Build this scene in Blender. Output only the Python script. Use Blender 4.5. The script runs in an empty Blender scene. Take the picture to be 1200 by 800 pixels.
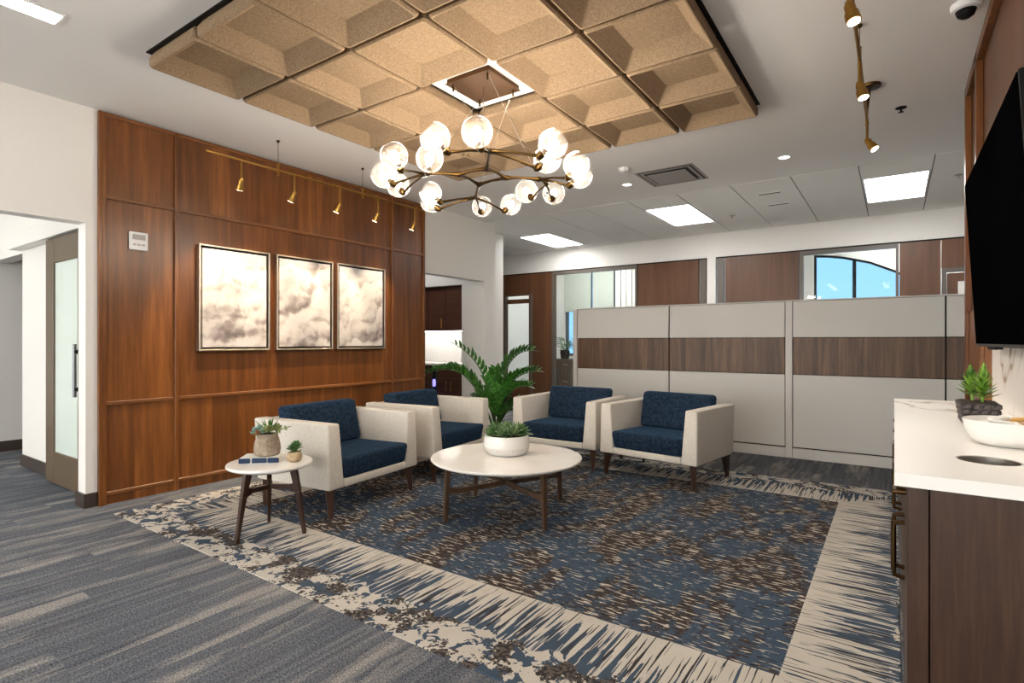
import bpy, bmesh, math, random
from mathutils import Vector, Matrix
R = math.radians
PI = math.pi
random.seed(7)
scn = bpy.context.scene
col = scn.collection

# ------------------------------------------------------------------ camera, world, exposure
cam_d = bpy.data.cameras.new('camera'); cam = bpy.data.objects.new('camera', cam_d); col.objects.link(cam)
cam.location = (0, 0, 1.22); cam.rotation_euler = (R(90), 0, R(34.72))
cam_d.sensor_width = 36; cam_d.lens = 646.5/1200*36; cam_d.clip_start = 0.02
scn.camera = cam
w = bpy.data.worlds.new('sky'); scn.world = w; w.use_nodes = True
w.node_tree.nodes['Background'].inputs[0].default_value = (0.30, 0.58, 0.95, 1)
w.node_tree.nodes['Background'].inputs[1].default_value = 0.9
scn.view_settings.view_transform = 'Standard'; scn.view_settings.look = 'None'
scn.view_settings.gamma = 1; scn.view_settings.use_curve_mapping = False
scn.view_settings.exposure = 0.78
sun_d = bpy.data.lights.new('sun', 'SUN'); sun_d.energy = 17; sun_d.angle = R(0.6); sun_d.color = (1, 0.96, 0.90)   # low sun on the added shaded windows behind the camera
sun = bpy.data.objects.new('sun', sun_d); col.objects.link(sun); sun.rotation_euler = (R(58), 0, R(-12))
L_TROFFER = 9.0      # radiance of the ceiling light diffusers
L_LINEAR = 10.0
L_BULB = 130.0
W_SPOT = 36.0
H = 2.94              # ceiling height

# ------------------------------------------------------------------ node helpers
class S:
    def __init__(s, nt, k): s.nt, s.k = nt, k
    def m(s, op, *a, clamp=False):
        n = s.nt.nodes.new('ShaderNodeMath'); n.operation = op; n.use_clamp = clamp
        for i, v in enumerate((s,)+a):
            if isinstance(v, S): s.nt.links.new(v.k, n.inputs[i])
            else: n.inputs[i].default_value = v
        return S(s.nt, n.outputs[0])
    def __add__(s, o): return s.m('ADD', o)
    def __sub__(s, o): return s.m('SUBTRACT', o)
    def __mul__(s, o): return s.m('MULTIPLY', o)
    def __truediv__(s, o): return s.m('DIVIDE', o)
    def gt(s, o): return s.m('GREATER_THAN', o)
    def lt(s, o): return s.m('LESS_THAN', o)
    def mx(s, o): return s.m('MAXIMUM', o)
    def mn(s, o): return s.m('MINIMUM', o)
    def fl(s): return s.m('FLOOR')
    def step(s, a, b):   # smooth 0..1
        n = s.nt.nodes.new('ShaderNodeMapRange'); n.interpolation_type = 'SMOOTHSTEP'
        s.nt.links.new(s.k, n.inputs[0]); n.inputs[1].default_value = a; n.inputs[2].default_value = b
        return S(s.nt, n.outputs[0])
class G:
    def __init__(g, name, rough=0.5, spec=0.5, metal=0.0):
        g.mat = bpy.data.materials.new(name); g.mat.use_nodes = True
        g.nt = g.mat.node_tree; g.b = g.nt.nodes['Principled BSDF']
        g.b.inputs['Roughness'].default_value = rough; g.b.inputs['Specular IOR Level'].default_value = spec
        g.b.inputs['Metallic'].default_value = metal
    def node(g, t): return g.nt.nodes.new(t)
    def pos(g, world=False):
        if world: o = g.node('ShaderNodeNewGeometry').outputs['Position']
        else: o = g.node('ShaderNodeTexCoord').outputs['Object']
        x = g.node('ShaderNodeSeparateXYZ'); g.nt.links.new(o, x.inputs[0])
        return [S(g.nt, x.outputs[i]) for i in range(3)]
    def rnd(g): return S(g.nt, g.node('ShaderNodeObjectInfo').outputs['Random'])
    def vec(g, *a):
        c = g.node('ShaderNodeCombineXYZ')
        for i, v in enumerate(a):
            if isinstance(v, S): g.nt.links.new(v.k, c.inputs[i])
            else: c.inputs[i].default_value = v
        return S(g.nt, c.outputs[0])
    def noise(g, v, scale=1, detail=2, rough=0.5, dist=0):
        n = g.node('ShaderNodeTexNoise'); g.nt.links.new(v.k, n.inputs['Vector'])
        n.inputs['Scale'].default_value = scale; n.inputs['Detail'].default_value = detail
        n.inputs['Roughness'].default_value = rough; n.inputs['Distortion'].default_value = dist
        return S(g.nt, n.outputs[0])
    def white(g, v):
        n = g.node('ShaderNodeTexWhiteNoise'); n.noise_dimensions = '3D'; g.nt.links.new(v.k, n.inputs[0]); return S(g.nt, n.outputs[0])
    def voro(g, v, scale, feat='F1', out=0):
        n = g.node('ShaderNodeTexVoronoi'); n.feature = feat; g.nt.links.new(v.k, n.inputs['Vector']); n.inputs['Scale'].default_value = scale
        return S(g.nt, n.outputs[out])
    def mix(g, f, a, b, op='MIX'):
        n = g.node('ShaderNodeMix'); n.data_type = 'RGBA'; n.blend_type = op
        for i, v in ((0, f), (6, a), (7, b)):
            if isinstance(v, S): g.nt.links.new(v.k, n.inputs[i])
            elif i == 0: n.inputs[i].default_value = v
            else: n.inputs[i].default_value = (*v, 1)
        return S(g.nt, n.outputs[2])
    def ramp(g, f, stops):
        n = g.node('ShaderNodeValToRGB'); e = n.color_ramp.elements
        while len(e) < len(stops): e.new(0.5)
        for q, (p, c) in zip(e, stops): q.position = p; q.color = (*c, 1)
        g.nt.links.new(f.k, n.inputs[0]); return S(g.nt, n.outputs[0])
    def color(g, c):
        if isinstance(c, S): g.nt.links.new(c.k, g.b.inputs['Base Color'])
        else: g.b.inputs['Base Color'].default_value = (*c, 1)
        return g
    def bump(g, h, strength=0.3, dist=0.01):
        n = g.node('ShaderNodeBump'); n.inputs['Strength'].default_value = strength; n.inputs['Distance'].default_value = dist
        g.nt.links.new(h.k, n.inputs['Height']); g.nt.links.new(n.outputs[0], g.b.inputs['Normal']); return g
def lin(r, gg, b):   # sRGB 0-255 -> linear
    f = lambda c: (c/255)/12.92 if c/255 <= 0.04045 else (((c/255)+0.055)/1.055)**2.4
    return (f(r), f(gg), f(b))

M = {}
def paint(name, c, rough=0.55, spec=0.3, bump=0.0):
    g = G(name, rough, spec); x, y, z = g.pos()
    n = g.noise(g.vec(x, y, z), 60, 3)
    g.color(g.mix(n, c, tuple(k*0.97 for k in c)))
    if bump: g.bump(n, bump, 0.003)
    M[name] = g.mat; return g.mat
def metal(name, c, rough=0.3):
    g = G(name, rough, 0.5, 1.0); x, y, z = g.pos()
    n = g.noise(g.vec(x, y, z), 25, 3); g.color(g.mix(n, c, tuple(k*0.75 for k in c))); M[name] = g.mat
def emis(name, c, s):
    g = G(name, 0.5); g.color(c); g.b.inputs['Emission Color'].default_value = (*c, 1); g.b.inputs['Emission Strength'].default_value = s; M[name] = g.mat
def wood(name, dark, mid, light, axis=2, freq=14, rough=0.38, leaf=None, world=True, spec=0.45):
    g = G(name, rough, spec); p = g.pos(world)
    k = [freq]*3; k[axis] = freq*0.055
    q = [p[i]*k[i] for i in range(3)]
    if not world:
        r = g.rnd()*37; q[0] = q[0]+r; q[1] = q[1]+r
    if leaf:
        lid = g.white(g.vec(((p[0]+p[1])/leaf).fl(), p[2].gt(0.755)+p[2].gt(2.3), 3.0))
        q[axis] = q[axis]+lid*9
    v = g.vec(*q)
    n1 = g.noise(v, 0.45, 3, 0.55, 1.2); n2 = g.noise(v, 2.2, 6, 0.65, 0.4); n3 = g.noise(v, 9, 3, 0.6)
    f = n1*0.5+n2*0.38+n3*0.12
    c = g.ramp(f, [(0.34, dark), (0.5, mid), (0.66, light)])
    if leaf: c = g.mix(lid*0.32, c, tuple(a*0.5 for a in dark), 'MIX')
    g.color(c); g.bump(n3, 0.06, 0.002); M[name] = g.mat
def fabric(name, a, b, scale=450, mott=18, sheen=0.3):
    g = G(name, 0.9, 0.15); x, y, z = g.pos(); v = g.vec(x, y, z)
    n = g.noise(v, mott, 4, 0.6); f = g.noise(v, scale, 2, 0.6)
    g.color(g.mix((n*0.55+f*0.45).step(0.36, 0.64), a, b)); g.bump(f, 0.35, 0.002)
    g.b.inputs['Sheen Weight'].default_value = sheen; M[name] = g.mat

paint('white_paint', lin(232, 229, 224)); paint('ceiling_paint', lin(238, 236, 233), 0.8, 0.2)
paint('tile_white', lin(242, 240, 236), 0.9, 0.1, 0.15); paint('tile_backing', lin(120, 118, 114), 0.8)
paint('dark_base', lin(62, 52, 46), 0.4, 0.4); paint('door_bronze', lin(94, 78, 58), 0.4, 0.5)
paint('frame_grey', lin(96, 88, 80), 0.4, 0.5); paint('black', (0.006, 0.006, 0.006), 0.5, 0.2)
paint('panel_grey', lin(211, 208, 203), 0.6, 0.3, 0.05); paint('ceramic_white', lin(240, 238, 234), 0.25, 0.5)
paint('plastic_white', lin(228, 228, 228), 0.4, 0.5); paint('blind', lin(196, 200, 192), 0.8, 0.2)
paint('paper', lin(236, 234, 228), 0.7); paint('book_navy', lin(30, 52, 84), 0.6); paint('soil', lin(52, 40, 30), 0.95)
paint('vent_grey', lin(170, 166, 162), 0.6); paint('chip_paper', lin(205, 160, 95), 0.8)
metal('brass', lin(172, 132, 66), 0.32); metal('old_brass', lin(86, 64, 33), 0.36); metal('dark_bronze', lin(82, 62, 40), 0.4); metal('copper', lin(86, 60, 37), 0.42)
metal('nickel', lin(210, 204, 196), 0.3); metal('champagne', lin(214, 203, 184), 0.4); metal('steel', lin(120, 122, 124), 0.35)
emis('diffuser', (1, 0.985, 0.96), L_TROFFER); emis('linear_diffuser', (1, 0.98, 0.95), L_LINEAR)
emis('bulb', (1, 0.91, 0.80), L_BULB); emis('downlight', (1, 0.95, 0.88), 6); emis('spot_lens', (1, 0.85, 0.62), 12)
emis('undercab', (1, 0.97, 0.92), 8); emis('office_fill_diffuser', (1, 0.99, 0.97), 60)
wood('wall_wood', lin(80, 44, 18), lin(116, 68, 29), lin(150, 94, 44), 2, 14, 0.33, 0.3)
wood('rail_wood', lin(92, 54, 25), lin(120, 74, 37), lin(142, 90, 48), 1, 14, 0.33)
wood('far_wood', lin(78, 48, 30), lin(96, 62, 39), lin(112, 74, 48), 2, 10, 0.4)
wood('band_wood', lin(62, 42, 28), lin(92, 66, 46), lin(128, 96, 68), 2, 26, 0.45)
wood('cabinet_wood', lin(46, 29, 20), lin(62, 40, 27), lin(76, 51, 35), 2, 60, 0.4)
wood('kitchen_wood', lin(62, 36, 26), lin(80, 48, 34), lin(92, 58, 42), 0, 12, 0.4)
wood('leg_wood', lin(40, 24, 16), lin(56, 34, 23), lin(70, 44, 30), 2, 22, 0.35, None, False)
wood('table_wood', lin(60, 42, 30), lin(80, 58, 42), lin(94, 70, 52), 2, 22, 0.4, None, False)
wood('drift_wood', lin(96, 84, 72), lin(122, 108, 94), lin(142, 128, 112), 2, 14, 0.5)
fabric('cream_fabric', lin(204, 197, 186), lin(218, 212, 202), 420, 60, 0.05)
fabric('navy_fabric', lin(20, 30, 43), lin(48, 63, 82), 200, 40, 0.25); M['navy_fabric'].node_tree.nodes['Principled BSDF'].inputs['Sheen Tint'].default_value = (0.14, 0.30, 0.52, 1); M['navy_fabric'].node_tree.nodes['Principled BSDF'].inputs['Specular IOR Level'].default_value = 0.0
fabric('felt', lin(124, 103, 80), lin(152, 130, 104), 260, 90, 0.0)
fabric('felt_light', lin(196, 186, 172), lin(222, 214, 204), 160, 70, 0.1)
fabric('concrete', lin(140, 122, 106), lin(176, 160, 142), 90, 20, 0.0)
fabric('clay', lin(160, 136, 104), lin(194, 172, 140), 90, 20, 0.0)
fabric('woven_dark', lin(46, 42, 42), lin(96, 90, 88), 60, 30, 0.0)
def leafmat(name, a, b, rough=0.35):
    g = G(name, rough, 0.5); x, y, z = g.pos(); n = g.noise(g.vec(x, y, z), 30, 3); g.color(g.mix(n.step(0.35, 0.65), a, b)); M[name] = g.mat
leafmat('leaf_green', lin(34, 84, 28), lin(78, 136, 52), 0.28); leafmat('stem_green', lin(52, 84, 36), lin(70, 100, 48))
leafmat('agave', lin(72, 108, 66), lin(136, 164, 112), 0.45); leafmat('agave_dark', lin(46, 84, 44), lin(96, 134, 74), 0.45)
leafmat('succulent_blue', lin(112, 146, 138), lin(150, 178, 166), 0.5); leafmat('succulent_red', lin(176, 110, 84), lin(150, 150, 96), 0.5)
leafmat('succulent_lime', lin(110, 124, 70), lin(150, 158, 104), 0.5); leafmat('bright_leaf', lin(52, 98, 22), lin(128, 168, 58), 0.4)
def quartz(name, base):
    g = G(name, 0.3, 0.35); x, y, z = g.pos(True); v = g.vec(x, y*0.7, z)
    n = g.noise(v, 0.8, 4, 0.55, 0.8); vein = (n-0.5).m('ABSOLUTE')
    m = (vein.lt(0.004)*0.6 + (vein.step(0.018, 0.0))*0.3)*g.noise(v, 1.7, 2).step(0.44, 0.56)
    g.color(g.mix(m, base, lin(150, 120, 84))); M[name] = g.mat
quartz('quartz', lin(244, 241, 236)); 
g = G('marble_top', 0.16, 0.5); x, y, z = g.pos(); n = g.noise(g.vec(x, y, z), 4, 5, 0.6, 1.0)
g.color(g.mix(n.step(0.4, 0.7), lin(240, 237, 232), lin(234, 230, 224))); M['marble_top'] = g.mat
g = G('screen', 0.55, 0.0); g.color((0.0015, 0.0015, 0.0018)); M['screen'] = g.mat
# clear glazing / frosted glass / crackled glass
def glassy(name, tint, fac_gloss, transl=0.0, rough=0.02):
    m = bpy.data.materials.new(name); m.use_nodes = True; nt = m.node_tree; nt.nodes.clear()
    o = nt.nodes.new('ShaderNodeOutputMaterial'); t = nt.nodes.new('ShaderNodeBsdfTransparent'); t.inputs[0].default_value = (*tint, 1)
    gl = nt.nodes.new('ShaderNodeBsdfGlossy'); gl.inputs['Roughness'].default_value = rough
    mx = nt.nodes.new('ShaderNodeMixShader'); mx.inputs[0].default_value = fac_gloss
    nt.links.new(t.outputs[0], mx.inputs[1]); nt.links.new(gl.outputs[0], mx.inputs[2]); last = mx
    nt.links.new(last.outputs[0], o.inputs[0]); M[name] = m; return m
glassy('glass', (0.95, 0.98, 0.965), 0.012)
g = G('frosted', 0.35, 0.5); g.color(lin(222, 234, 226)); g.b.inputs['Transmission Weight'].default_value = 0.15; M['frosted'] = g.mat
def crackle():
    m = bpy.data.materials.new('crackle_glass'); m.use_nodes = True; nt = m.node_tree; nt.nodes.clear()
    o = nt.nodes.new('ShaderNodeOutputMaterial'); t = nt.nodes.new('ShaderNodeBsdfTransparent'); t.inputs[0].default_value = (1, 0.97, 0.93, 1)
    tr = nt.nodes.new('ShaderNodeBsdfTranslucent'); tr.inputs[0].default_value = (1, 0.95, 0.88, 1)
    df = nt.nodes.new('ShaderNodeBsdfDiffuse'); df.inputs[0].default_value = (0.95, 0.92, 0.88, 1)
    ad = nt.nodes.new('ShaderNodeMixShader'); ad.inputs[0].default_value = 0.3
    nt.links.new(tr.outputs[0], ad.inputs[1]); nt.links.new(df.outputs[0], ad.inputs[2])
    gl = nt.nodes.new('ShaderNodeBsdfGlossy'); gl.inputs['Roughness'].default_value = 0.25
    tc = nt.nodes.new('ShaderNodeTexCoord'); vo = nt.nodes.new('ShaderNodeTexVoronoi'); vo.feature = 'DISTANCE_TO_EDGE'; vo.inputs['Scale'].default_value = 70
    nz = nt.nodes.new('ShaderNodeTexNoise'); nz.inputs['Scale'].default_value = 40; nz.inputs['Detail'].default_value = 4
    nt.links.new(tc.outputs['Object'], vo.inputs['Vector']); nt.links.new(tc.outputs['Object'], nz.inputs['Vector'])
    mr = nt.nodes.new('ShaderNodeMapRange'); mr.inputs[1].default_value = 0.0; mr.inputs[2].default_value = 0.12; mr.inputs[3].default_value = 0.11; mr.inputs[4].default_value = 0.014
    nt.links.new(vo.outputs[0], mr.inputs[0])
    mm = nt.nodes.new('ShaderNodeMath'); mm.operation = 'MULTIPLY'; nt.links.new(mr.outputs[0], mm.inputs[0])
    m2 = nt.nodes.new('ShaderNodeMapRange'); m2.inputs[1].default_value = 0.35; m2.inputs[2].default_value = 0.65; m2.inputs[3].default_value = 0.6; m2.inputs[4].default_value = 1.2
    nt.links.new(nz.outputs[0], m2.inputs[0]); nt.links.new(m2.outputs[0], mm.inputs[1])
    mx = nt.nodes.new('ShaderNodeMixShader'); nt.links.new(mm.outputs[0], mx.inputs[0]); nt.links.new(t.outputs[0], mx.inputs[1]); nt.links.new(ad.outputs[0], mx.inputs[2])
    my = nt.nodes.new('ShaderNodeMixShader'); lw = nt.nodes.new('ShaderNodeLayerWeight'); lw.inputs[0].default_value = 0.08
    nt.links.new(lw.outputs['Fresnel'], my.inputs[0]); nt.links.new(mx.outputs[0], my.inputs[1]); nt.links.new(gl.outputs[0], my.inputs[2])
    nt.links.new(my.outputs[0], o.inputs[0]); M['crackle_glass'] = m
crackle()
# ---- carpet of the office floor: streaks along Y
def carpet():
    g = G('carpet', 0.95, 0.05); x, y, z = g.pos(True)
    tx_, ty_ = (x/0.25).fl(), (y/1.0+g.white(g.vec((x/0.25).fl(), 1.0, 2.0))).fl()
    off = g.white(g.vec(tx_, ty_, 7.0))*1.6
    fea = g.noise(g.vec(x*45, y*5, 1.0), 1, 3, 0.6)
    a = g.noise(g.vec(x*6.0+off, y*0.85+off, 0.0), 1, 3, 0.55); b = g.noise(g.vec(x*30, y*0.9, 5.0), 1, 3, 0.6)
    lt = (a*0.8+fea*0.2).step(0.525, 0.545); vl = (a*0.8+fea*0.2).step(0.585, 0.60)
    base = g.ramp(b, [(0.34, lin(80, 84, 92)), (0.5, lin(99, 105, 115)), (0.64, lin(124, 126, 130))])
    c = g.mix(lt*0.8, base, lin(140, 138, 138)); c = g.mix(vl*0.7, c, lin(176, 171, 164))
    dk = g.noise(g.vec(x*11-off, y*0.9, 9.0), 1, 3, 0.55)
    c = g.mix(dk.step(0.58, 0.62)*0.45, c, lin(66, 74, 90))
    tt = g.noise(g.vec(x*210, y*120, 0.0), 1, 2, 0.6)
    sp = g.noise(g.vec(x*70, y*45, 3.0), 1, 3, 0.7); spm = g.noise(g.vec(x*5, y*3, 13.0), 1, 2)
    c = g.mix(tt.step(0.42, 0.60), g.mix(0.55, c, (0.015, 0.018, 0.024)), g.mix(0.12, c, (0.6, 0.6, 0.6)))
    c = g.mix(sp.gt(0.6)*spm.step(0.5, 0.6)*0.4, c, lin(122, 96, 74))
    g.color(c); g.bump(tt, 0.5, 0.004); M['carpet'] = g.mat
carpet()
# ---- patterned inset rug
RX0, RX1, RY0, RY1 = -3.93, -0.345, 2.20, 4.83      # field inside the fringe border
BW = 0.60
def rug():
    g = G('rug', 0.95, 0.05); x, y, z = g.pos(True)
    dx = (x*-1+RX0).mx(x-RX1); dy = (y*-1+RY0).mx(y-RY1)
    e = dx.mx(dy); side = dx.gt(dy)
    al = side*y+(side*-1+1)*x
    t = e/BW
    inb = e.gt(0.0)
    # field
    fv = g.vec(x*4.0, y*2.0, 0.0)
    patch = g.noise(fv, 1, 3, 0.6, 0.4); pf = g.noise(g.vec(x*22, y*60, 0.0), 1, 3, 0.7)
    brown = (patch*0.66+pf*0.34).step(0.49, 0.52)
    blue = g.mix(g.noise(g.vec(x*4, y*5, 4.0), 1, 3), lin(58, 72, 88), lin(76, 92, 110))
    brc = g.mix(g.noise(g.vec(x*30, y*40, 1.0), 1, 3), lin(46, 40, 40), lin(84, 74, 69))
    fc = g.mix(brown, blue, brc)
    dash = g.noise(g.vec(x*13, y*78, 8.0), 1, 2, 0.5, 0.25); dk = g.noise(g.vec(x*22, y*85, 15.0), 1, 2, 0.5)
    fc = g.mix(dk.gt(0.63), fc, lin(42, 40, 42))
    th = brown*-0.05+0.635
    fc = g.mix(dash.gt(th), fc, lin(200, 191, 176))
    # border
    cream = g.mix(g.noise(g.vec(x*9, y*9, 2.0), 1, 3), lin(188, 181, 170), lin(208, 202, 191))
    bblue = g.mix(g.noise(g.vec(x*8, y*8, 6.0), 1, 3), lin(60, 74, 90), lin(80, 94, 110))
    s1 = g.noise(g.vec(al*52, e*3.0, 3.0), 1, 2, 0.5, 0.2); s2 = g.noise(g.vec(al*9, e*2, 9.0), 1, 2)
    inner = (s1*0.8+s2*0.2)
    st = inner.gt(t*-0.26+0.615)
    dkst = g.noise(g.vec(al*85, e*2.0, 13.0), 1, 2).gt(0.605)
    bi = g.mix(st, cream, bblue); bi = g.mix(dkst*t.lt(0.55), bi, lin(64, 60, 60))
    bl = g.noise(g.vec(x*11, y*11, 21.0), 1, 4, 0.65, 0.5); bl2 = g.noise(g.vec(x*4.2, y*4.2, 31.0), 1, 4, 0.65, 0.3)
    bo = g.mix(bl.gt(0.53), cream, bblue)
    bo = g.mix((bl2*0.75+g.noise(g.vec(x*60, y*60, 1.0), 1, 2)*0.25).gt(0.535), bo, g.mix(g.noise(g.vec(x*50, y*50, 5.0), 1, 2).gt(0.5), lin(58, 55, 55), lin(96, 88, 82)))
    sw = (t+(g.noise(g.vec(al*7, 0.0, 17.0), 1, 3)-0.5)*0.5).gt(0.60)
    bc = g.mix(sw, bi, bo)
    c = g.mix(inb, fc, bc)
    tx = g.noise(g.vec(x*300, y*300, 0.0), 1, 2, 0.6)
    c = g.mix(tx.step(0.35, 0.65)*0.3, c, g.mix(0.6, c, (0.01, 0.01, 0.01)))
    g.color(c); g.bump(tx, 0.4, 0.003); M['rug'] = g.mat
rug()
# ---- cloud paintings
def cloud_art(name, seed, bias):
    g = G(name, 0.8, 0.1); x, y, z = g.pos()          # object coords: y across, z up (origin at centre)
    wy = (g.noise(g.vec(seed*3.1, y*5, z*5), 1, 5, 0.6)-0.5)*0.20; wz = (g.noise(g.vec(seed*1.7+5, y*5, z*5), 1, 5, 0.6)-0.5)*0.20
    yy, zz = y+wy, z+wz
    def puff(a, b):
        r = None
        for sc_, am in ((2.7, 0.62), (6.2, 0.27), (14, 0.10)):
            v = g.voro(g.vec(seed*2.0, a*sc_, b*sc_), 1.0); t_ = (v*v*-1+1)*am; r = t_ if r is None else r+t_
        return r
    p0 = puff(yy, zz); p1 = puff(yy-0.022, zz+0.045)
    big = g.noise(g.vec(seed*5.3, y*2.4, z*3.4), 1, 3, 0.5)
    f = (p0-p1)*1.9+z*0.30+(big-0.5)*0.6+0.58+bias
    c = g.ramp(f, [(0.16, lin(116, 108, 108)), (0.38, lin(156, 148, 146)), (0.54, lin(190, 184, 181)), (0.72, lin(208, 203, 200))])
    sky = (z+(big-0.5)*0.5-0.30).step(0.0, 0.05)
    c = g.mix(sky*0.6, c, lin(162, 163, 167))
    g.color(c); M[name] = g.mat
cloud_art('art_a', 1.3, 0.02); cloud_art('art_b', 4.7, 0.0); cloud_art('art_c', 8.2, 0.03)

# ------------------------------------------------------------------ mesh helpers
def link(name, bm, mat, parent=None, loc=(0, 0, 0), rz=0.0, smooth=False):
    me = bpy.data.meshes.new(name); bmesh.ops.recalc_face_normals(bm, faces=bm.faces); bm.to_mesh(me); bm.free()
    if mat is not None: me.materials.append(M[mat] if isinstance(mat, str) else mat)
    if smooth:
        for p in me.polygons: p.use_smooth = True
        if smooth != 'all': me.set_sharp_from_angle(angle=R(smooth if isinstance(smooth, (int, float)) and smooth > 1 else 40))
    o = bpy.data.objects.new(name, me); col.objects.link(o); o.parent = parent; o.location = loc; o.rotation_euler = (0, 0, rz)
    return o
def again(src, name, parent, loc=(0, 0, 0), rz=0.0):
    o = src.copy(); o.name = name; col.objects.link(o); o.parent = parent; o.location = loc; o.rotation_euler = (0, 0, rz); return o
def tag(o, label, cat=None, group=None, kind=None):
    o['label'] = label
    if cat: o['category'] = cat
    if group: o['group'] = group
    if kind: o['kind'] = kind
    return o
def thing(name, label, cat, loc=(0, 0, 0), rz=0.0, group=None):
    o = bpy.data.objects.new(name, None); o.empty_display_size = 0.1; col.objects.link(o); o.location = loc; o.rotation_euler = (0, 0, rz)
    return tag(o, label, cat, group)
def struct(name, bm, mat, label, smooth=False):
    o = link(name, bm, mat, smooth=smooth); o['kind'] = 'structure'; o['label'] = label; return o
def B(): return bmesh.new()
def hexa(bm, v8, bev=0.0, seg=2):
    vs = [bm.verts.new(v) for v in v8]
    fs = [bm.faces.new([vs[i] for i in f]) for f in ((0, 3, 2, 1), (4, 5, 6, 7), (0, 1, 5, 4), (1, 2, 6, 5), (2, 3, 7, 6), (3, 0, 4, 7))]
    if bev > 0:
        es = list({e for f in fs for e in f.edges})
        bmesh.ops.bevel(bm, geom=es, offset=bev, segments=seg, profile=0.5, affect='EDGES')
    return bm
def box(bm, x0, x1, y0, y1, z0, z1, bev=0.0, seg=2):
    return hexa(bm, [(x0, y0, z0), (x1, y0, z0), (x1, y1, z0), (x0, y1, z0), (x0, y0, z1), (x1, y0, z1), (x1, y1, z1), (x0, y1, z1)], bev, seg)
def tube(bm, pts, rad, n=10, cap=True):
    pts = [Vector(p) for p in pts]; rs = rad if isinstance(rad, (list, tuple)) else [rad]*len(pts)
    rings = []; prev = None
    for i, p in enumerate(pts):
        d = (pts[min(i+1, len(pts)-1)]-pts[max(i-1, 0)]).normalized()
        if prev is None:
            u = d.orthogonal().normalized()
        else:
            u = (prev-d*prev.dot(d)).normalized()
        prev = u; v = d.cross(u)
        rings.append([bm.verts.new(p+(u*math.cos(2*PI*k/n)+v*math.sin(2*PI*k/n))*rs[i]) for k in range(n)])
    for a, b in zip(rings, rings[1:]):
        for k in range(n): bm.faces.new([a[k], a[(k+1) % n], b[(k+1) % n], b[k]])
    if cap: bm.faces.new(rings[0][::-1]); bm.faces.new(rings[-1])
    return bm
def lathe(bm, prof, n=32, c=(0, 0, 0), mat=None, close=True):
    rings = []
    for r, z in prof:
        ring = [bm.verts.new((c[0]+r*math.cos(2*PI*k/n), c[1]+r*math.sin(2*PI*k/n), c[2]+z)) for k in range(n)]
        rings.append(ring)
    for a, b in zip(rings, rings[1:]):
        for k in range(n): bm.faces.new([a[k], a[(k+1) % n], b[(k+1) % n], b[k]])
    if close:
        bm.faces.new(rings[0][::-1]); bm.faces.new(rings[-1])
    if mat is not None: bmesh.ops.transform(bm, matrix=mat, verts=[v for r in rings for v in r])
    return bm
def bar(bm, a, b, w0, h0, w1=None, h1=None, bev=0.0):   # rectangular tapered beam from a to b; w sideways (horizontal), h the other way
    a, b = Vector(a), Vector(b); d = (b-a).normalized(); w1 = w0 if w1 is None else w1; h1 = h0 if h1 is None else h1
    s = d.cross(Vector((0, 0, 1)));  s = s.normalized() if s.length > 1e-4 else Vector((1, 0, 0)); u = s.cross(d).normalized()
    q = lambda p, w, h: [p-s*w/2-u*h/2, p+s*w/2-u*h/2, p+s*w/2+u*h/2, p-s*w/2+u*h/2]
    return hexa(bm, q(a, w0, h0)+q(b, w1, h1), bev)
def holed(axis, at, thick, outer, holes):
    """wall slab: outline and holes in (u, z); axis 'X' -> plane X=at with u=Y, axis 'Y' -> plane Y=at with u=X."""
    bm = B(); f = (lambda u, z: (at, u, z)) if axis == 'X' else (lambda u, z: (u, at, z))
    for loop in [outer]+holes:
        vs = [bm.verts.new(f(*p)) for p in loop]
        for i in range(len(vs)): bm.edges.new((vs[i], vs[(i+1) % len(vs)]))
    bmesh.ops.triangle_fill(bm, use_beauty=True, use_dissolve=False, edges=bm.edges[:])
    ext = bmesh.ops.extrude_face_region(bm, geom=bm.faces[:])
    bmesh.ops.translate(bm, verts=[v for v in ext['geom'] if isinstance(v, bmesh.types.BMVert)], vec=(thick, 0, 0) if axis == 'X' else (0, thick, 0))
    return bm
def rect(u0, u1, z0, z1): return [(u0, z0), (u1, z0), (u1, z1), (u0, z1)]

# ------------------------------------------------------------------ setting
XL, XR = -4.862, 0.41
struct('floor', box(B(), -10, 3, -4.5, 13, -0.1, 0), 'carpet', 'slate blue and grey streaked office carpet')
rb = B(); box(rb, -4.53, 0.02, RY0-BW, RY1+BW, 0.0, 0.006, 0.002, 1)
tag(link('area_rug', rb, 'rug'), 'patterned blue and brown area rug with a cream fringe border', 'rug')
struct('ceiling', box(B(), -10, 3, -4.5, 6.38, H, H+0.1), 'ceiling_paint', 'flat white plaster ceiling')
# tiled ceiling at the rear
ct = struct('ceiling_tiled', box(B(), -10, 3, 6.38, 9.05, H+0.012, H+0.1), 'tile_backing', 'white tiled drop ceiling over the workstations')
seams = [-4.508+0.6025*i for i in range(-9, 13)]
lit = {-1: (7.55, 8.77), 3: (6.93, 8.16), 7: (6.93, 8.16)}
trof = []
for i, x0 in enumerate(seams[:-1]):
    k = i-9; x1 = seams[i+1]; spans = [(6.385, 9.045)]
    if k in lit: spans = [(6.385, lit[k][0]), (lit[k][1], 9.045)]; trof.append((x0, x1)+lit[k])
    for a, b in spans:
        link('ceiling_tile', box(B(), x0+0.005, x1-0.005, a+0.004, b-0.004, H-0.002, H+0.012, 0.002, 1), 'tile_white', ct)
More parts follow.
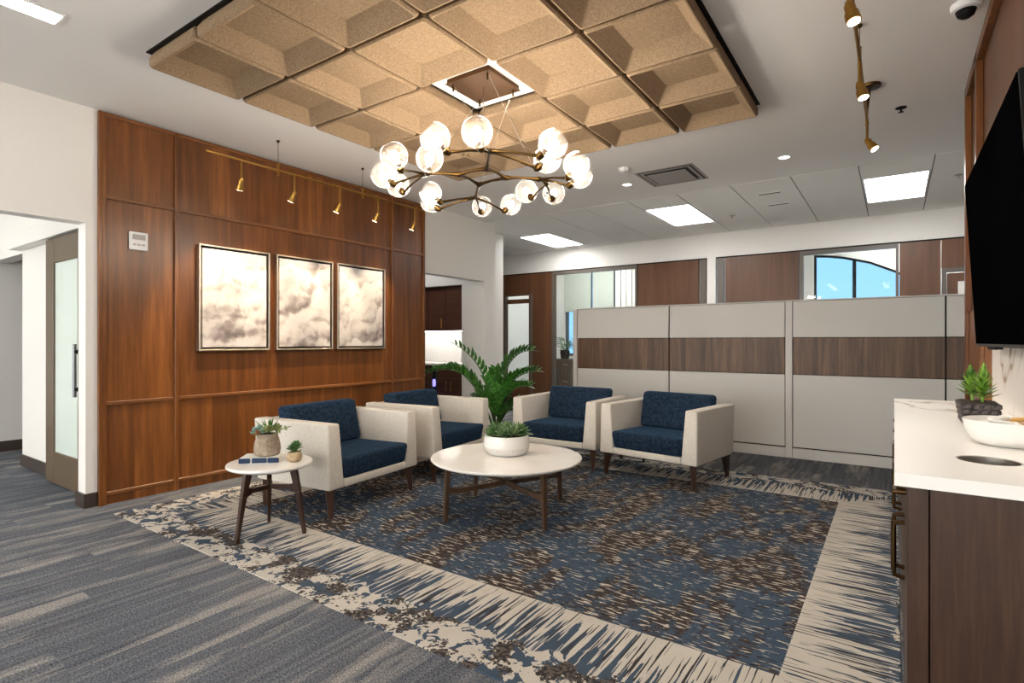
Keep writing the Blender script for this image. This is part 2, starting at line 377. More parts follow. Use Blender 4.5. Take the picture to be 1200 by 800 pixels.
# walls of the unseen side and the ends of the room
fill_wins = [(-9.7+2.05*i, -9.7+2.05*i+1.9) for i in range(6)]  # unseen windows, added so shaded sunlight fills the room
struct('wall_rear', holed('Y', -4.6, 0.1, rect(-10, 3, 0, H), [rect(a, b, 0.35, 2.75) for a, b in fill_wins]), 'white_paint', 'white rear wall out of view, pierced by added windows')
m_ = bpy.data.materials.new('fill_shade_cloth'); m_.use_nodes = True; nt_ = m_.node_tree; nt_.nodes.clear(); o_ = nt_.nodes.new('ShaderNodeOutputMaterial'); t_ = nt_.nodes.new('ShaderNodeBsdfTranslucent'); t_.inputs[0].default_value = (0.86, 0.84, 0.80, 1); nt_.links.new(t_.outputs[0], o_.inputs[0]); M['fill_shade_cloth'] = m_
for i, (a, b) in enumerate(fill_wins):
    wn = struct('window_%d' % (11+i), holed('Y', -4.58, 0.05, rect(a, b, 0.35, 2.75), [rect(a+0.05, b-0.05, 0.40, 2.70)]), 'frame_grey', 'added unseen rear window with a white roller shade, for fill light')
    pgs = B(); vs_ = [pgs.verts.new(v_) for v_ in ((a+0.05, -4.55, 0.4), (b-0.05, -4.55, 0.4), (b-0.05, -4.55, 2.7), (a+0.05, -4.55, 2.7))]; pgs.faces.new(vs_); link('fill_shade_cloth', pgs, 'fill_shade_cloth', wn)
struct('wall_left_far', box(B(), -10.1, -10, -4.5, 13, 0, H), 'white_paint', 'plain white wall at the end of the corridor')
struct('wall_right_far', box(B(), 2.9, 3.0, -4.5, 13, 0, 3.6), 'white_paint', 'plain white wall past the workstations')
# left wall line X = XL
t = 0.14
struct('wall_left', holed('X', XL-t, t, [(-4.5, 2.09), (1.54, 2.09), (1.54, 0), (1.66, 0), (1.66, H), (-4.5, H)], []), 'white_paint', 'white wall with a wide corridor opening beside the timber panelling')
struct('wall_left_core', box(B(), XL-t, XL-0.03, 1.66, 5.05, 0, H), 'white_paint', 'wall core behind the timber panelling')
struct('wall_left_alcove', holed('X', XL-t, t, [(5.05, 2.09), (6.32, 2.09), (6.32, 0), (6.57, 0), (6.57, H), (5.05, H)], []), 'white_paint', 'white wall with the opening to the coffee alcove')
struct('wall_column', box(B(), -5.285, -5.19, 6.57, 7.24, 0, H), 'white_paint', 'white wall end beside the timber office front')
# timber panelling
wp = struct('wall_panelling', box(B(), XL-0.03, XL, 1.63, 5.06, 0.0, H-0.01), 'wall_wood', 'timber wall backing board')
rows = [(0.095, 0.745), (0.765, 2.29), (2.312, 2.905)]; cols = [(1.66, 2.14), (2.162, 4.505), (4.527, 5.03)]
for (z0, z1) in rows:
    for (y0, y1) in cols:
        ys = [y0, y1] if y1-y0 < 1 else [y0+(y1-y0)*i/5 for i in range(6)]
        for a, b in zip(ys, ys[1:]):
            link('panel', box(B(), XL, XL+0.012, a, b, z0, z1), 'wall_wood', wp)
for y in (1.645, 2.151, 4.516, 5.045): link('stile', box(B(), XL, XL+0.035, y-0.015, y+0.015, 0.0, H-0.012, 0.003, 1), 'wall_wood', wp)
for z in (0.08, 0.755, 2.30, 2.915):
    for a, b in ((1.66, 2.136), (2.166, 4.501), (4.531, 5.03)):
        link('rail', box(B(), XL, XL+0.03, a, b, z-0.014, z+0.014, 0.003, 1), 'rail_wood', wp)
link('toe_board', box(B(), XL, XL+0.018, 1.66, 5.03, 0.0, 0.066), 'wall_wood', wp)
link('end_board', box(B(), XL-0.03, XL+0.036, 1.612, 1.63, 0.0, H-0.012), 'wall_wood', wp)
bb = B(); box(bb, XL-0.16, XL+0.014, 1.525, 1.612, 0, 0.105, 0.003, 1); struct('baseboard_left', bb, 'dark_base', 'dark baseboard at the opening jamb')
# corridor behind the left opening
struct('wall_corridor', holed('Y', 1.72, 0.14, [(-10, 0), (-8.14, 0), (-8.14, 2.087), (-7.06, 2.087), (-7.06, 0), (XL-t, 0), (XL-t, H), (-10, H)], []), 'white_paint', 'white corridor wall behind the sliding door')
struct('baseboard_corridor', box(B(), -7.07, XL-t, 1.705, 1.72, 0, 0.115, 0.003, 1), 'dark_base', 'dark baseboard along the corridor wall')
struct('wall_corridor_return', box(B(), -8.28, -8.14, 1.86, 2.5, 0, 2.7), 'white_paint', 'white return wall of the side passage')
struct('baseboard_corridor_return', box(B(), -8.14, -8.125, 1.73, 2.5, 0, 0.115), 'dark_base', 'dark baseboard of the side passage')
pn = thing('pantry_cabinet', 'dark timber cabinet in the side passage past the sliding door', 'cabinet', (-7.6, 2.9, 0))
link('body', box(B(), -0.52, 0.52, 0.0, 0.3, 0, 0.88), 'kitchen_wood', pn); link('worktop', box(B(), -0.53, 0.53, -0.02, 0.3, 0.88, 0.91), 'paper', pn)
link('upper_door', box(B(), -0.52, 0.52, 0.02, 0.3, 0.91, 2.5), 'kitchen_wood', pn)
# sliding door
sd = thing('sliding_door', 'bronze framed sliding door with a tall frosted glass pane', 'door', (-5.62, 1.66, 0))
dx0, dx1 = -0.47, 0.47
link('stile', box(B(), dx0, dx0+0.19, -0.02, 0.02, 0.012, 2.1, 0.003, 1), 'door_bronze', sd)
link('stile', box(B(), dx1-0.2, dx1, -0.02, 0.02, 0.012, 2.1, 0.003, 1), 'door_bronze', sd)
link('rail', box(B(), dx0+0.19, dx1-0.2, -0.02, 0.02, 1.89, 2.1, 0.003, 1), 'door_bronze', sd)
link('rail', box(B(), dx0+0.19, dx1-0.2, -0.02, 0.02, 0.012, 0.28, 0.003, 1), 'door_bronze', sd)
link('pane', box(B(), dx0+0.19, dx1-0.2, -0.006, 0.006, 0.28, 1.89), 'frosted', sd)
hb = B(); tube(hb, [(dx1-0.045, -0.085, 0.79), (dx1-0.045, -0.085, 1.20)], 0.013)
hd = link('handle', hb, 'steel', sd, smooth=40)
for z in (0.85, 1.14): link('handle_post', tube(B(), [(dx1-0.045, -0.02, z), (dx1-0.045, -0.09, z)], 0.017), 'black', hd, smooth=40)
link('track_box', box(B(), -1.45, 0.60, -0.045, 0.05, 2.11, 2.25, 0.003, 1), 'white_paint', sd)
# coffee alcove
ay = 6.34
struct('wall_alcove', box(B(), -5.29, XL-t, 6.32, 6.46, 0, H), 'white_paint', 'white wall beside the alcove cabinets')
struct('wall_alcove_rear', box(B(), -8.0, -5.29, 6.96, 7.06, 0, H), 'white_paint', 'white alcove wall with bright splashback')
struct('wall_alcove_side', box(B(), -5.285, -5.2, 6.46, 6.57, 0, H), 'white_paint', 'white alcove side wall')
struct('wall_alcove_soffit', box(B(), -8.0, -5.29, 6.55, 6.96, 2.10, 2.4), 'white_paint', 'white soffit above the alcove cabinets')
lc = thing('base_cabinet', 'dark brown base cabinet with brass pulls in the coffee alcove', 'cabinet', (-5.30, ay, 0))
link('carcass', box(B(), -1.7, -0.62, 0.02, 0.61, 0, 0.85), 'kitchen_wood', lc); link('carcass', box(B(), -0.5, 0.0, 0.02, 0.61, 0, 0.85), 'kitchen_wood', lc)
for a in (-0.50, -0.25):
    d = link('door', box(B(), a+0.004, a+0.246, 0.0, 0.02, 0.09, 0.66), 'kitchen_wood', lc)
    link('pull', tube(B(), [(a+(0.205 if a < -0.4 else 0.045), -0.025, 0.47), (a+(0.205 if a < -0.4 else 0.045), -0.025, 0.62)], 0.006), 'brass', d)
link('drawer', box(B(), -0.496, -0.004, 0.0, 0.02, 0.67, 0.845), 'kitchen_wood', lc)
link('worktop', box(B(), -1.72, 0.0, -0.015, 0.61, 0.85, 0.88, 0.003, 1), 'marble_top', lc)
fr = thing('beverage_fridge', 'small glass fronted drinks fridge under the alcove worktop', 'fridge', (-5.86, ay-0.002, 0))
link('frame', holed('Y', 0.0, 0.02, rect(-0.05+0.0, 0.05, 0.02, 0.84), [rect(-0.035, 0.035, 0.10, 0.80)]), 'steel', fr)
link('pane', box(B(), -0.035, 0.035, 0.008, 0.014, 0.10, 0.80), 'black', fr)
emis('purple_glow', (0.25, 0.22, 0.95), 1.2)
for z in (0.42, 0.58): link('display_lamp', lathe(B(), [(0.001, -0.06), (0.024, -0.05), (0.028, 0), (0.022, 0.05), (0.001, 0.06)], 12, (0, 0.002, z)), 'purple_glow', fr, smooth=40)
uc = thing('wall_cabinet', 'dark brown wall cabinet with brass pulls above the splashback', 'cabinet', (-5.30, 6.62, 1.39))
link('carcass', box(B(), -1.7, 0, 0.02, 0.34, 0, 0.71), 'kitchen_wood', uc)
for a, b, s in ((-1.5, -0.96, 0), (-0.95, -0.575, 1), (-0.57, -0.004, 1)):
    d = link('door', box(B(), a+0.003, b-0.003, 0.0, 0.02, 0.004, 0.706), 'kitchen_wood', uc); px = b-0.06 if s else a+0.06
    px = b-0.07
    link('pull', tube(B(), [(px, -0.025, 0.04), (px, -0.025, 0.20)], 0.006), 'brass', d)
link('light_strip', box(B(), -1.6, -0.05, 0.12, 0.2, -0.012, 0.0), 'undercab', uc)

# ------------------------------------------------------------------ rear office front, Y = 9.05
YB = 9.05; ZT = 2.56
struct('wall_back_header', box(B(), -10, 3, YB, YB+0.12, ZT, 3.6), 'white_paint', 'white bulkhead above the timber office front')
struct('wall_back_column', box(B(), -2.461, -2.329, YB-0.02, YB+0.12, 0, ZT), 'white_paint', 'slim white pier in the office front')
of = struct('wall_office_front', box(B(), -10, 2.9, YB+0.02, YB+0.06, ZT-0.02, ZT), 'black', 'black line over the timber office front')
def fw(x0, x1, z0=0.0, z1=ZT-0.022): link('panel', box(B(), x0+0.003, x1-0.003, YB, YB+0.06, z0, z1, 0.002, 1), 'far_wood', of)
for a, b in ((-9.98, -8.6), (-8.6, -7.2), (-7.2, -6.45), (-5.79, -5.35), (-3.64, -2.60), (-2.19, -1.15), (0.055, 0.5)): fw(a, b)
fw(-6.45, -5.79, 2.14)
fw(0.5, 1.5, 2.17); fw(1.5, 2.9)
for a, b in ((-2.60, -2.465), (-2.325, -2.19)): link('jamb', box(B(), a+0.02, b-0.02, YB-0.01, YB+0.06, 0, ZT-0.022), 'frame_grey', of)
# glazed door in the office front
dd = struct('door_1', holed('Y', YB, 0.05, rect(-6.44, -5.80, 0.0, 2.135), [rect(-6.40, -5.87, 0.40, 1.97), rect(-6.40, -5.87, 2.055, 2.12)]), 'far_wood', 'timber office door with a tall glass pane')
link('pane', box(B(), -6.40, -5.87, YB+0.02, YB+0.03, 0.40, 1.97), 'glass', dd); link('transom_pane', box(B(), -6.40, -5.87, YB+0.02, YB+0.03, 2.055, 2.12), 'glass', dd)
link('frame', holed('Y', YB-0.012, 0.03, rect(-6.45, -5.79, 0, 2.14), [rect(-6.40, -5.835, 0.0, 2.12)]), 'frame_grey', dd)
# sidelight windows
def glazing(name, x0, x1, z0, z1, lab):
    o = struct(name, holed('Y', YB-0.01, 0.09, rect(x0, x1, z0, z1), [rect(x0+0.05, x1-0.035, z0+0.05, z1-0.055)]), 'frame_grey', lab)
    link('pane', box(B(), x0+0.05, x1-0.035, YB+0.03, YB+0.036, z0+0.05, z1-0.055), 'glass', o); return o
glazing('window_1', -5.345, -3.645, 0.0, ZT-0.022, 'full height glazed panel of the office with roller blinds')
glazing('window_2', -1.145, 0.05, 0.9, ZT-0.022, 'glazed panel with a view to the arched window')
fw(-1.145, 0.05, 0.0, 0.895)
d2 = struct('door_2', box(B(), 0.56, 1.44, YB+0.01, YB+0.05, 0, 2.10), 'far_wood', 'timber office door past the workstations')
link('frame', holed('Y', YB-0.015, 0.05, [(0.505, 0), (0.555, 0), (0.555, 2.11), (1.445, 2.11), (1.445, 0), (1.495, 0), (1.495, 2.165), (0.505, 2.165)], []), 'frame_grey', d2)
link('door_notice', box(B(), 0.67, 1.0, YB+0.002, YB+0.01, 1.72, 1.99), 'paper', d2)
# exterior wall of the offices
arch = [(-1.31, 0.9), (1.3, 0.9), (1.3, 1.35), (0.9, 1.86), (0.5, 2.22), (0.03, 2.53), (-0.37, 2.73), (-0.81, 2.86), (-1.06, 2.905), (-1.31, 2.93)]
YE = 12.4
struct('wall_exterior', holed('Y', YE, 0.25, rect(-10, 3, 0, 3.6), [rect(-6.95, -5.55, 0.85, 2.98), arch]), 'white_paint', 'white exterior wall of the rear offices')
struct('wall_office_divider', box(B(), -2.45, -2.34, YB+0.12, YE, 0, 3.6), 'white_paint', 'white wall between the two rear offices')
struct('wall_office_left', box(B(), -7.6, -7.5, YB+0.12, YE, 0, 3.6), 'white_paint', 'white office side wall')
struct('ceiling_office', box(B(), -10, 3, YB, 12.8, 3.6, 3.7), 'ceiling_paint', 'white office ceiling')
wb = B()
n = len(arch)
for i in range(n):
    a, b = arch[i], arch[(i+1) % n]; bar(wb, (a[0], YE+0.06, a[1]), (b[0], YE+0.06, b[1]), 0.08, 0.075)
w3 = struct('window_3', wb, 'steel', 'arched exterior window with a view of blue sky'); w3.data.materials[0] = M['black']
for x, zt in ((-0.63, 2.81), (0.32, 2.36)): link('mullion', box(B(), x-0.03, x+0.03, YE+0.03, YE+0.09, 0.9, zt), 'black', w3)
link('crossbar', box(B(), -1.31, 1.3, YE+0.03, YE+0.09, 1.5, 1.55), 'black', w3)
pg = B(); vs = [pg.verts.new((x, YE+0.06, z)) for x, z in arch]; pg.faces.new(vs); link('pane', pg, 'glass', w3)
w4 = struct('window_4', holed('Y', YE+0.05, 0.06, rect(-6.95, -5.55, 0.85, 2.98), [rect(-6.88, -6.28, 0.92, 2.9), rect(-6.22, -5.62, 0.92, 2.9)]), 'steel', 'exterior window behind the roller blinds')
link('pane', box(B(), -6.88, -5.62, YE+0.07, YE+0.076, 0.92, 2.9), 'glass', w4)
for i, (a, b) in enumerate(((-6.94, -6.18), (-6.13, -5.57))):
    rb_ = thing('roller_blind', 'pale grey roller blind, the wider one by the office corner' if i == 0 else 'narrower pale grey roller blind by the office curtain', 'blind', ((a+b)/2, YE-0.05, 1.97), 0, 'roller blinds of the rear office')
    hw = (b-a)/2
    link('cloth', box(B(), -hw, hw, -0.004, 0.004, 0.02, 1.0), 'blind', rb_); link('bottom_bar', box(B(), -hw, hw, -0.01, 0.01, 0.0, 0.022), 'nickel', rb_)
cu = B(); 
for i in range(9): box(cu, -5.5+i*0.07, -5.5+i*0.07+0.066, YE-0.09-(i % 2)*0.025, YE-0.06-(i % 2)*0.025, 0.0, 3.2, 0.01, 2)
tag(link('curtain', cu, 'paper'), 'white curtain panel hanging beside the roller blinds', 'curtain')
cb = thing('filing_cabinet', 'grey-brown wood grain filing cabinet in the rear office', 'cabinet', (-6.15, 10.9, 0))
link('carcass', box(B(), -0.40, 0.40, -0.22, 0.25, 0, 0.83, 0.004, 1), 'drift_wood', cb)
for z0, z1 in ((0.05, 0.42), (0.44, 0.79)):
    for x0, x1 in ((-0.38, -0.01), (0.01, 0.38)):
        d = link('drawer', box(B(), x0, x1, -0.24, -0.22, z0, z1, 0.003, 1), 'drift_wood', cb)
        link('pull', box(B(), (x0+x1)/2-0.07, (x0+x1)/2+0.07, -0.255, -0.24, z1-0.09, z1-0.07), 'nickel', d)
pic = thing('office_picture', 'framed blue picture on the office side wall', 'picture', (-7.49, 12.0, 1.6))
link('frame', holed('X', -0.008, 0.03, rect(-0.35, 0.35, -0.4, 0.4), [rect(-0.31, 0.31, -0.36, 0.36)]), 'black', pic); leafmat('picture_blue', lin(50, 90, 140), lin(130, 160, 190)); link('print', box(B(), 0, 0.01, -0.31, 0.31, -0.36, 0.36), 'picture_blue', pic)

# ------------------------------------------------------------------ cubicle partition
PY = 6.42
cp = thing('cubicle_partition', 'long office partition of pale panels with a walnut band', 'partition', (0, PY, 0))
def pp(name, x0, x1, z0, z1, m, y=0.0, d=0.02, bev=0.002): return link(name, box(B(), x0, x1, y, y+d, z0, z1, bev, 1), m, cp)
link('core', box(B(), -3.46, 1.2, 0.02, 0.075, 0.0, 1.640), 'black', cp)
link('top_cap', box(B(), -3.47, 1.2, -0.004, 0.09, 1.640, 1.652, 0.002, 1), 'panel_grey', cp)
pp('post', -3.47, -3.412, 0.0, 1.639, 'panel_grey', -0.004, 0.09); pp('post', -0.943, -0.878, 0.0, 1.639, 'panel_grey', -0.004, 0.03)
for (x0, x1) in ((-3.405, -2.197), (-2.183, -0.950), (-0.871, 0.381), (0.395, 1.2)):
    pp('panel', x0, x1, 1.264, 1.636, 'panel_grey'); pp('band_panel', x0, x1, 0.878, 1.258, 'band_wood', 0.003); pp('panel', x0, x1, 0.118, 0.872, 'panel_grey')
for (x0, x1) in ((-3.41, -0.945), (-0.876, 1.2)): pp('kick_plate', x0, x1, 0.0, 0.105, 'panel_grey', -0.003)

for k, (x0, x1, lab) in enumerate(((-3.4, -1.0, 'added white desk bouncing light, hidden behind the partition on the alcove side'), (-0.85, 1.15, 'added white desk bouncing light, hidden behind the partition on the television side'))):  # hidden desks, added so their white tops bounce light onto the ceiling
    dk_ = thing('bounce_desk', lab, 'desk', ((x0+x1)/2, 7.15, 0), 0, 'added light-bouncing desks hidden behind the partition'); hx = (x1-x0)/2
    link('bounce_top', box(B(), -hx, hx, -0.63, 0.5, 0.72, 0.75, 0.004, 1), 'paper', dk_)
    for sx in (-1, 1): link('leg_panel', box(B(), sx*(hx-0.05)-0.02, sx*(hx-0.05)+0.02, -0.6, 0.47, 0.0, 0.72), 'panel_grey', dk_)
# ------------------------------------------------------------------ right wall
struct('wall_right', box(B(), 0.46, 0.60, -4.5, 4.87, 0, H), 'white_paint', 'wall behind the counter')
wr = struct('wall_right_panelling', box(B(), 0.43, 0.46, -2.0, 4.87, 1.42, H-0.004), 'far_wood', 'timber panelling behind the television')
wre = struct('wall_right_end', box(B(), 0.415, 0.46, 4.03, 4.87, 0.0, 1.419), 'wall_wood', 'timber end panelling past the counter')
for y0, y1 in ((4.81, 4.87), (4.22, 4.30)): link('stile', box(B(), 0.395, 0.43, y0, y1, 1.42, H-0.006, 0.003, 1), 'wall_wood', wr)
link('stile', box(B(), 0.395, 0.415, 4.81, 4.87, 0.0, 1.419, 0.003, 1), 'wall_wood', wre)
link('stile', box(B(), 0.395, 0.415, 4.035, 4.09, 0.0, 1.419, 0.003, 1), 'rail_wood', wre)
link('rail', box(B(), 0.395, 0.43, -1.5, 4.81, H-0.07, H-0.006, 0.003, 1), 'wall_wood', wr)
link('return_board', box(B(), 0.46, 0.60, 4.87, 4.885, 0, H), 'wall_wood', wr)
bs = struct('wall_splashback', box(B(), 0.445, 0.459, -1.5, 4.025, 0.8805, 1.419), 'quartz', 'veined white stone splashback above the counter')

# ------------------------------------------------------------------ credenza and counter
cz = thing('credenza', 'dark timber credenza with bronze pulls below the white stone counter', 'cabinet', (0, 0, 0))
link('carcass', box(B(), 0.05, 0.445, 2.225, 3.985, 0.0, 0.845), 'cabinet_wood', cz)
link('waste_bay_base', box(B(), 0.05, 0.445, 1.785, 2.225, 0.0, 0.3), 'cabinet_wood', cz); link('back_panel', box(B(), 0.43, 0.445, 1.785, 2.225, 0.3, 0.845), 'cabinet_wood', cz)
link('end_panel', box(B(), 0.075, 0.445, 1.762, 1.785, 0.0, 0.845, 0.001, 1), 'cabinet_wood', cz)
link('corner_post', box(B(), 0.028, 0.072, 1.762, 1.785, 0.0, 0.845, 0.001, 1), 'cabinet_wood', cz)
ys = [1.785+0.44*i for i in range(6)]
for i, (a, b) in enumerate(zip(ys, ys[1:])):
    d = link('door', box(B(), 0.028, 0.05, a+0.003, b-0.003, 0.1, 0.66, 0.002, 1), 'cabinet_wood', cz)
    e = link('drawer', box(B(), 0.028, 0.05, a+0.003, b-0.003, 0.666, 0.838, 0.002, 1), 'cabinet_wood', cz)
    yy = a+0.05 if i % 2 else b-0.05
    for o, z0, z1, q in ((d, 0.46, 0.64, yy),):
        hb = tube(B(), [(0.028, q, z0), (0.0, q, z0+0.006), (-0.002, q, z0+0.03), (-0.002, q, z1-0.03), (0.0, q, z1-0.006), (0.028, q, z1)], 0.008, 8)
        link('pull', hb, 'dark_bronze', o, smooth=40)
    link('pull', tube(B(), [(0.028, (a+b)/2-0.03, 0.78), (0.002, (a+b)/2-0.03, 0.78), (0.002, (a+b)/2+0.03, 0.78), (0.028, (a+b)/2+0.03, 0.78)], 0.008, 8), 'dark_bronze', e, smooth=40)
# counter slab with a round waste opening
cbm = B(); HC = (0.222, 2.075); HR = 0.074
ovs = [cbm.verts.new((x, y, 0.88)) for x, y in ((0.0, 1.745), (0.445, 1.745), (0.445, 4.02), (0.0, 4.02))]
hvs = [cbm.verts.new((HC[0]+HR*math.cos(2*PI*k/40), HC[1]+HR*math.sin(2*PI*k/40), 0.88)) for k in range(40)]
for L_ in (ovs, hvs):
    for i in range(len(L_)): cbm.edges.new((L_[i], L_[(i+1) % len(L_)]))
bmesh.ops.triangle_fill(cbm, use_beauty=True, edges=cbm.edges[:])
ex = bmesh.ops.extrude_face_region(cbm, geom=cbm.faces[:])
bmesh.ops.translate(cbm, verts=[v for v in ex['geom'] if isinstance(v, bmesh.types.BMVert)], vec=(0, 0, -0.034))
ctp = thing('counter_top', 'white veined stone counter top with a round waste opening', 'counter', (0, 0, 0))
link('slab', cbm, 'quartz', ctp)
link('waste_sleeve', lathe(B(), [(HR-0.0005, -0.10), (HR-0.0005, -0.002), (HR-0.004, -0.002), (HR-0.004, -0.10)], 40, (HC[0], HC[1], 0.88), None, False), 'nickel', ctp, smooth=40)

# ------------------------------------------------------------------ television
tv = thing('television', 'large black wall mounted television tilted down over the counter', 'television', (0.33, 2.99, 1.62), 0)
TW, TH_, tilt = 0.755, 0.425, R(-3.2)
def tl(bm):
    bmesh.ops.rotate(bm, verts=bm.verts, cent=(0, 0, 0), matrix=Matrix.Rotation(tilt, 3, 'Y')); return bm
link('housing', tl(box(B(), 0.0, 0.035, -TW, TW, -TH_, TH_, 0.006, 2)), 'black', tv, smooth=40)
link('screen', tl(box(B(), -0.003, 0.0, -TW+0.008, TW-0.008, -TH_+0.014, TH_-0.008)), 'screen', tv)
link('bezel', tl(box(B(), -0.004, 0.0, -TW+0.004, TW-0.004, -TH_+0.002, -TH_+0.013)), 'steel', tv)
link('wall_mount', box(B(), 0.03, 0.10, -0.3, 0.3, -0.2, 0.2), 'black', tv)
link('sensor_bar', tl(box(B(), 0.0, 0.03, 0.15, 0.35, -TH_-0.012, -TH_)), 'black', tv)

# ------------------------------------------------------------------ armchairs
def chair_parts(root):
    o = []
    for s in (-1, 1):
        bm = B(); X = lambda v: v*s
        hexa(bm, [(X(0.465), -0.41, 0.205), (X(0.325), -0.41, 0.205), (X(0.325), 0.33, 0.205), (X(0.465), 0.34, 0.205),
                  (X(0.462), -0.395, 0.65), (X(0.358), -0.395, 0.65), (X(0.358), 0.37, 0.65), (X(0.462), 0.38, 0.65)], 0.014, 3)
        o.append(link('arm', bm, 'cream_fabric', root, smooth=50))
    o.append(link('base', box(B(), -0.326, 0.326, -0.408, 0.33, 0.205, 0.262, 0.01, 3), 'cream_fabric', root, smooth=50))
    bm = B(); hexa(bm, [(-0.33, 0.22, 0.262), (0.33, 0.22, 0.262), (0.33, 0.335, 0.262), (-0.33, 0.335, 0.262), (-0.36, 0.27, 0.64), (0.36, 0.27, 0.64), (0.36, 0.375, 0.64), (-0.36, 0.375, 0.64)], 0.012, 3)
    o.append(link('back_panel', bm, 'cream_fabric', root, smooth=50))
    bm = B(); hexa(bm, [(-0.322, -0.405, 0.258), (0.322, -0.405, 0.258), (0.322, 0.19, 0.258), (-0.322, 0.19, 0.258), (-0.336, -0.432, 0.412), (0.336, -0.432, 0.412), (0.336, 0.19, 0.402), (-0.336, 0.19, 0.402)], 0.03, 4)
    o.append(link('seat_cushion', bm, 'navy_fabric', root, smooth='all'))
    bm = B(); hexa(bm, [(-0.336, 0.07, 0.405), (0.336, 0.07, 0.405), (0.336, 0.235, 0.405), (-0.336, 0.235, 0.405), (-0.352, 0.16, 0.73), (0.352, 0.16, 0.73), (0.352, 0.28, 0.73), (-0.352, 0.28, 0.73)], 0.035, 4)
    o.append(link('back_cushion', bm, 'navy_fabric', root, smooth='all'))
    for sx in (-1, 1):
        for sy in (-1, 1):
            cx, cy = 0.41*sx, (-0.355 if sy < 0 else 0.285)
            bm = B(); bar(bm, (cx+0.012*sx, cy+0.02*sy, 0.006), (cx, cy, 0.21), 0.026, 0.026, 0.06, 0.06, 0.004)
            o.append(link('leg', bm, 'leg_wood', root))
    return o
G_CH = 'four matching armchairs around the coffee table'
chairs = [((-3.565, 2.765), 95.5, 'cream and navy armchair beside the round side table'),
          ((-3.69, 3.915), 96.0, 'cream and navy armchair backing the timber wall next to the tall leafy plant'),
          ((-2.74, 5.03), 1.0, 'cream and navy armchair between the leafy plant and another armchair by the partition'),
          ((-1.70, 4.95), -8.5, 'cream and navy armchair by the partition, farthest from the leafy plant')]
first = None
for (x, y), a, lab in chairs:
    r = thing('armchair', lab, 'armchair', (x, y, 0.006), R(a), G_CH)
    if first is None: first = chair_parts(r)
    else:
        for p in first: again(p, p.name.split('.')[0], r)

# ------------------------------------------------------------------ tables
ctc = (-2.285, 3.227)
tb = thing('coffee_table', 'round white topped coffee table with crossed brown wooden base', 'table', (*ctc, 0.0065))
link('table_top', lathe(B(), [(0.50, 0.366), (0.53, 0.376), (0.538, 0.384), (0.538, 0.391), (0.535, 0.394)], 72), 'marble_top', tb, smooth=40)
for k in range(4):
    a = R(-113.6+90*k); c, s = math.cos(a), math.sin(a)
    bm = B(); bar(bm, (0.478*c, 0.478*s, 0.0), (0.462*c, 0.462*s, 0.367), 0.024, 0.028, 0.036, 0.036, 0.004); link('leg', bm, 'table_wood', tb)
for k in range(2):
    a = R(-113.6+90*k); c, s = math.cos(a), math.sin(a); bm = B()
    pts = [(-0.462, 0.215, 0.06), (-0.435, 0.205, 0.04), (-0.38, 0.20, 0.03), (0, 0.205+0.002*k, 0.03), (0.38, 0.20, 0.03), (0.435, 0.205, 0.04), (0.462, 0.215, 0.06)]
    rings = []
    for r_, z_, h_ in pts:
        q = []
        for w_, v_ in ((-0.013, -h_/2), (0.013, -h_/2), (0.013, h_/2), (-0.013, h_/2)): q.append(bm.verts.new((r_*c-w_*s, r_*s+w_*c, z_+v_)))
        rings.append(q)
    for A_, B_ in zip(rings, rings[1:]):
        for j in range(4): bm.faces.new([A_[j], A_[(j+1) % 4], B_[(j+1) % 4], B_[j]])
    bm.faces.new(rings[0][::-1]); bm.faces.new(rings[-1]); link('stretcher', bm, 'table_wood', tb)
stc = (-3.25, 2.0)
sb = thing('side_table', 'small round white topped side table with three dark splayed legs', 'table', (*stc, 0.0065))
link('table_top', lathe(B(), [(0.215, 0.418), (0.24, 0.428), (0.254, 0.438), (0.254, 0.446), (0.250, 0.452)], 64), 'marble_top', sb, smooth=40)
for a in (-85, 29, 150):
    c, s = math.cos(R(a)), math.sin(R(a))
    bm = B(); bar(bm, (0.228*c, 0.228*s, 0.005), (0.185*c, 0.185*s, 0.27), 0.02, 0.022, 0.03, 0.034, 0.004); bar(bm, (0.185*c, 0.185*s, 0.27), (0.155*c, 0.155*s, 0.419), 0.03, 0.034, 0.03, 0.046, 0.004)
    link('leg', bm, 'leg_wood', sb)
    bm = B(); bar(bm, (0, 0, 0.298), (0.13*c, 0.13*s, 0.30), 0.022, 0.028); bar(bm, (0.13*c, 0.13*s, 0.30), (0.182*c, 0.182*s, 0.297), 0.022, 0.03, 0.026, 0.07); link('brace', bm, 'leg_wood', sb)

# ------------------------------------------------------------------ plants
def leaf(bm, p, d, up, L, W, curl=0.25, thick=0.0, seg=4):
    """pointed leaf from p along d, width W, bending towards 'up' by curl."""
    p = Vector(p); d = Vector(d).normalized(); up = Vector(up); up = (up-d*up.dot(d)).normalized(); s = d.cross(up)
    prof = [0.45, 0.95, 1.0, 0.72, 0.0] if seg == 4 else [0.5, 1.0, 0.0]
    rows = []
    for i in range(seg+1):
        f = i/seg; c = p+d*(L*f)+up*(curl*L*f*f); wv = prof[i]*W/2
        if i == seg: rows.append([bm.verts.new(c)])
        else: rows.append([bm.verts.new(c-s*wv+up*wv*0.35), bm.verts.new(c-up*(thick*prof[i])), bm.verts.new(c+s*wv+up*wv*0.35)])
    for a, b in zip(rows, rows[1:]):
        if len(b) == 3:
            bm.faces.new([a[0], a[1], b[1], b[0]]); bm.faces.new([a[1], a[2], b[2], b[1]])
            if thick: bm.faces.new([a[2], a[0], b[0], b[2]])
        else:
            bm.faces.new([a[0], a[1], b[0]]); bm.faces.new([a[1], a[2], b[0]])
            if thick: bm.faces.new([a[2], a[0], b[0]])
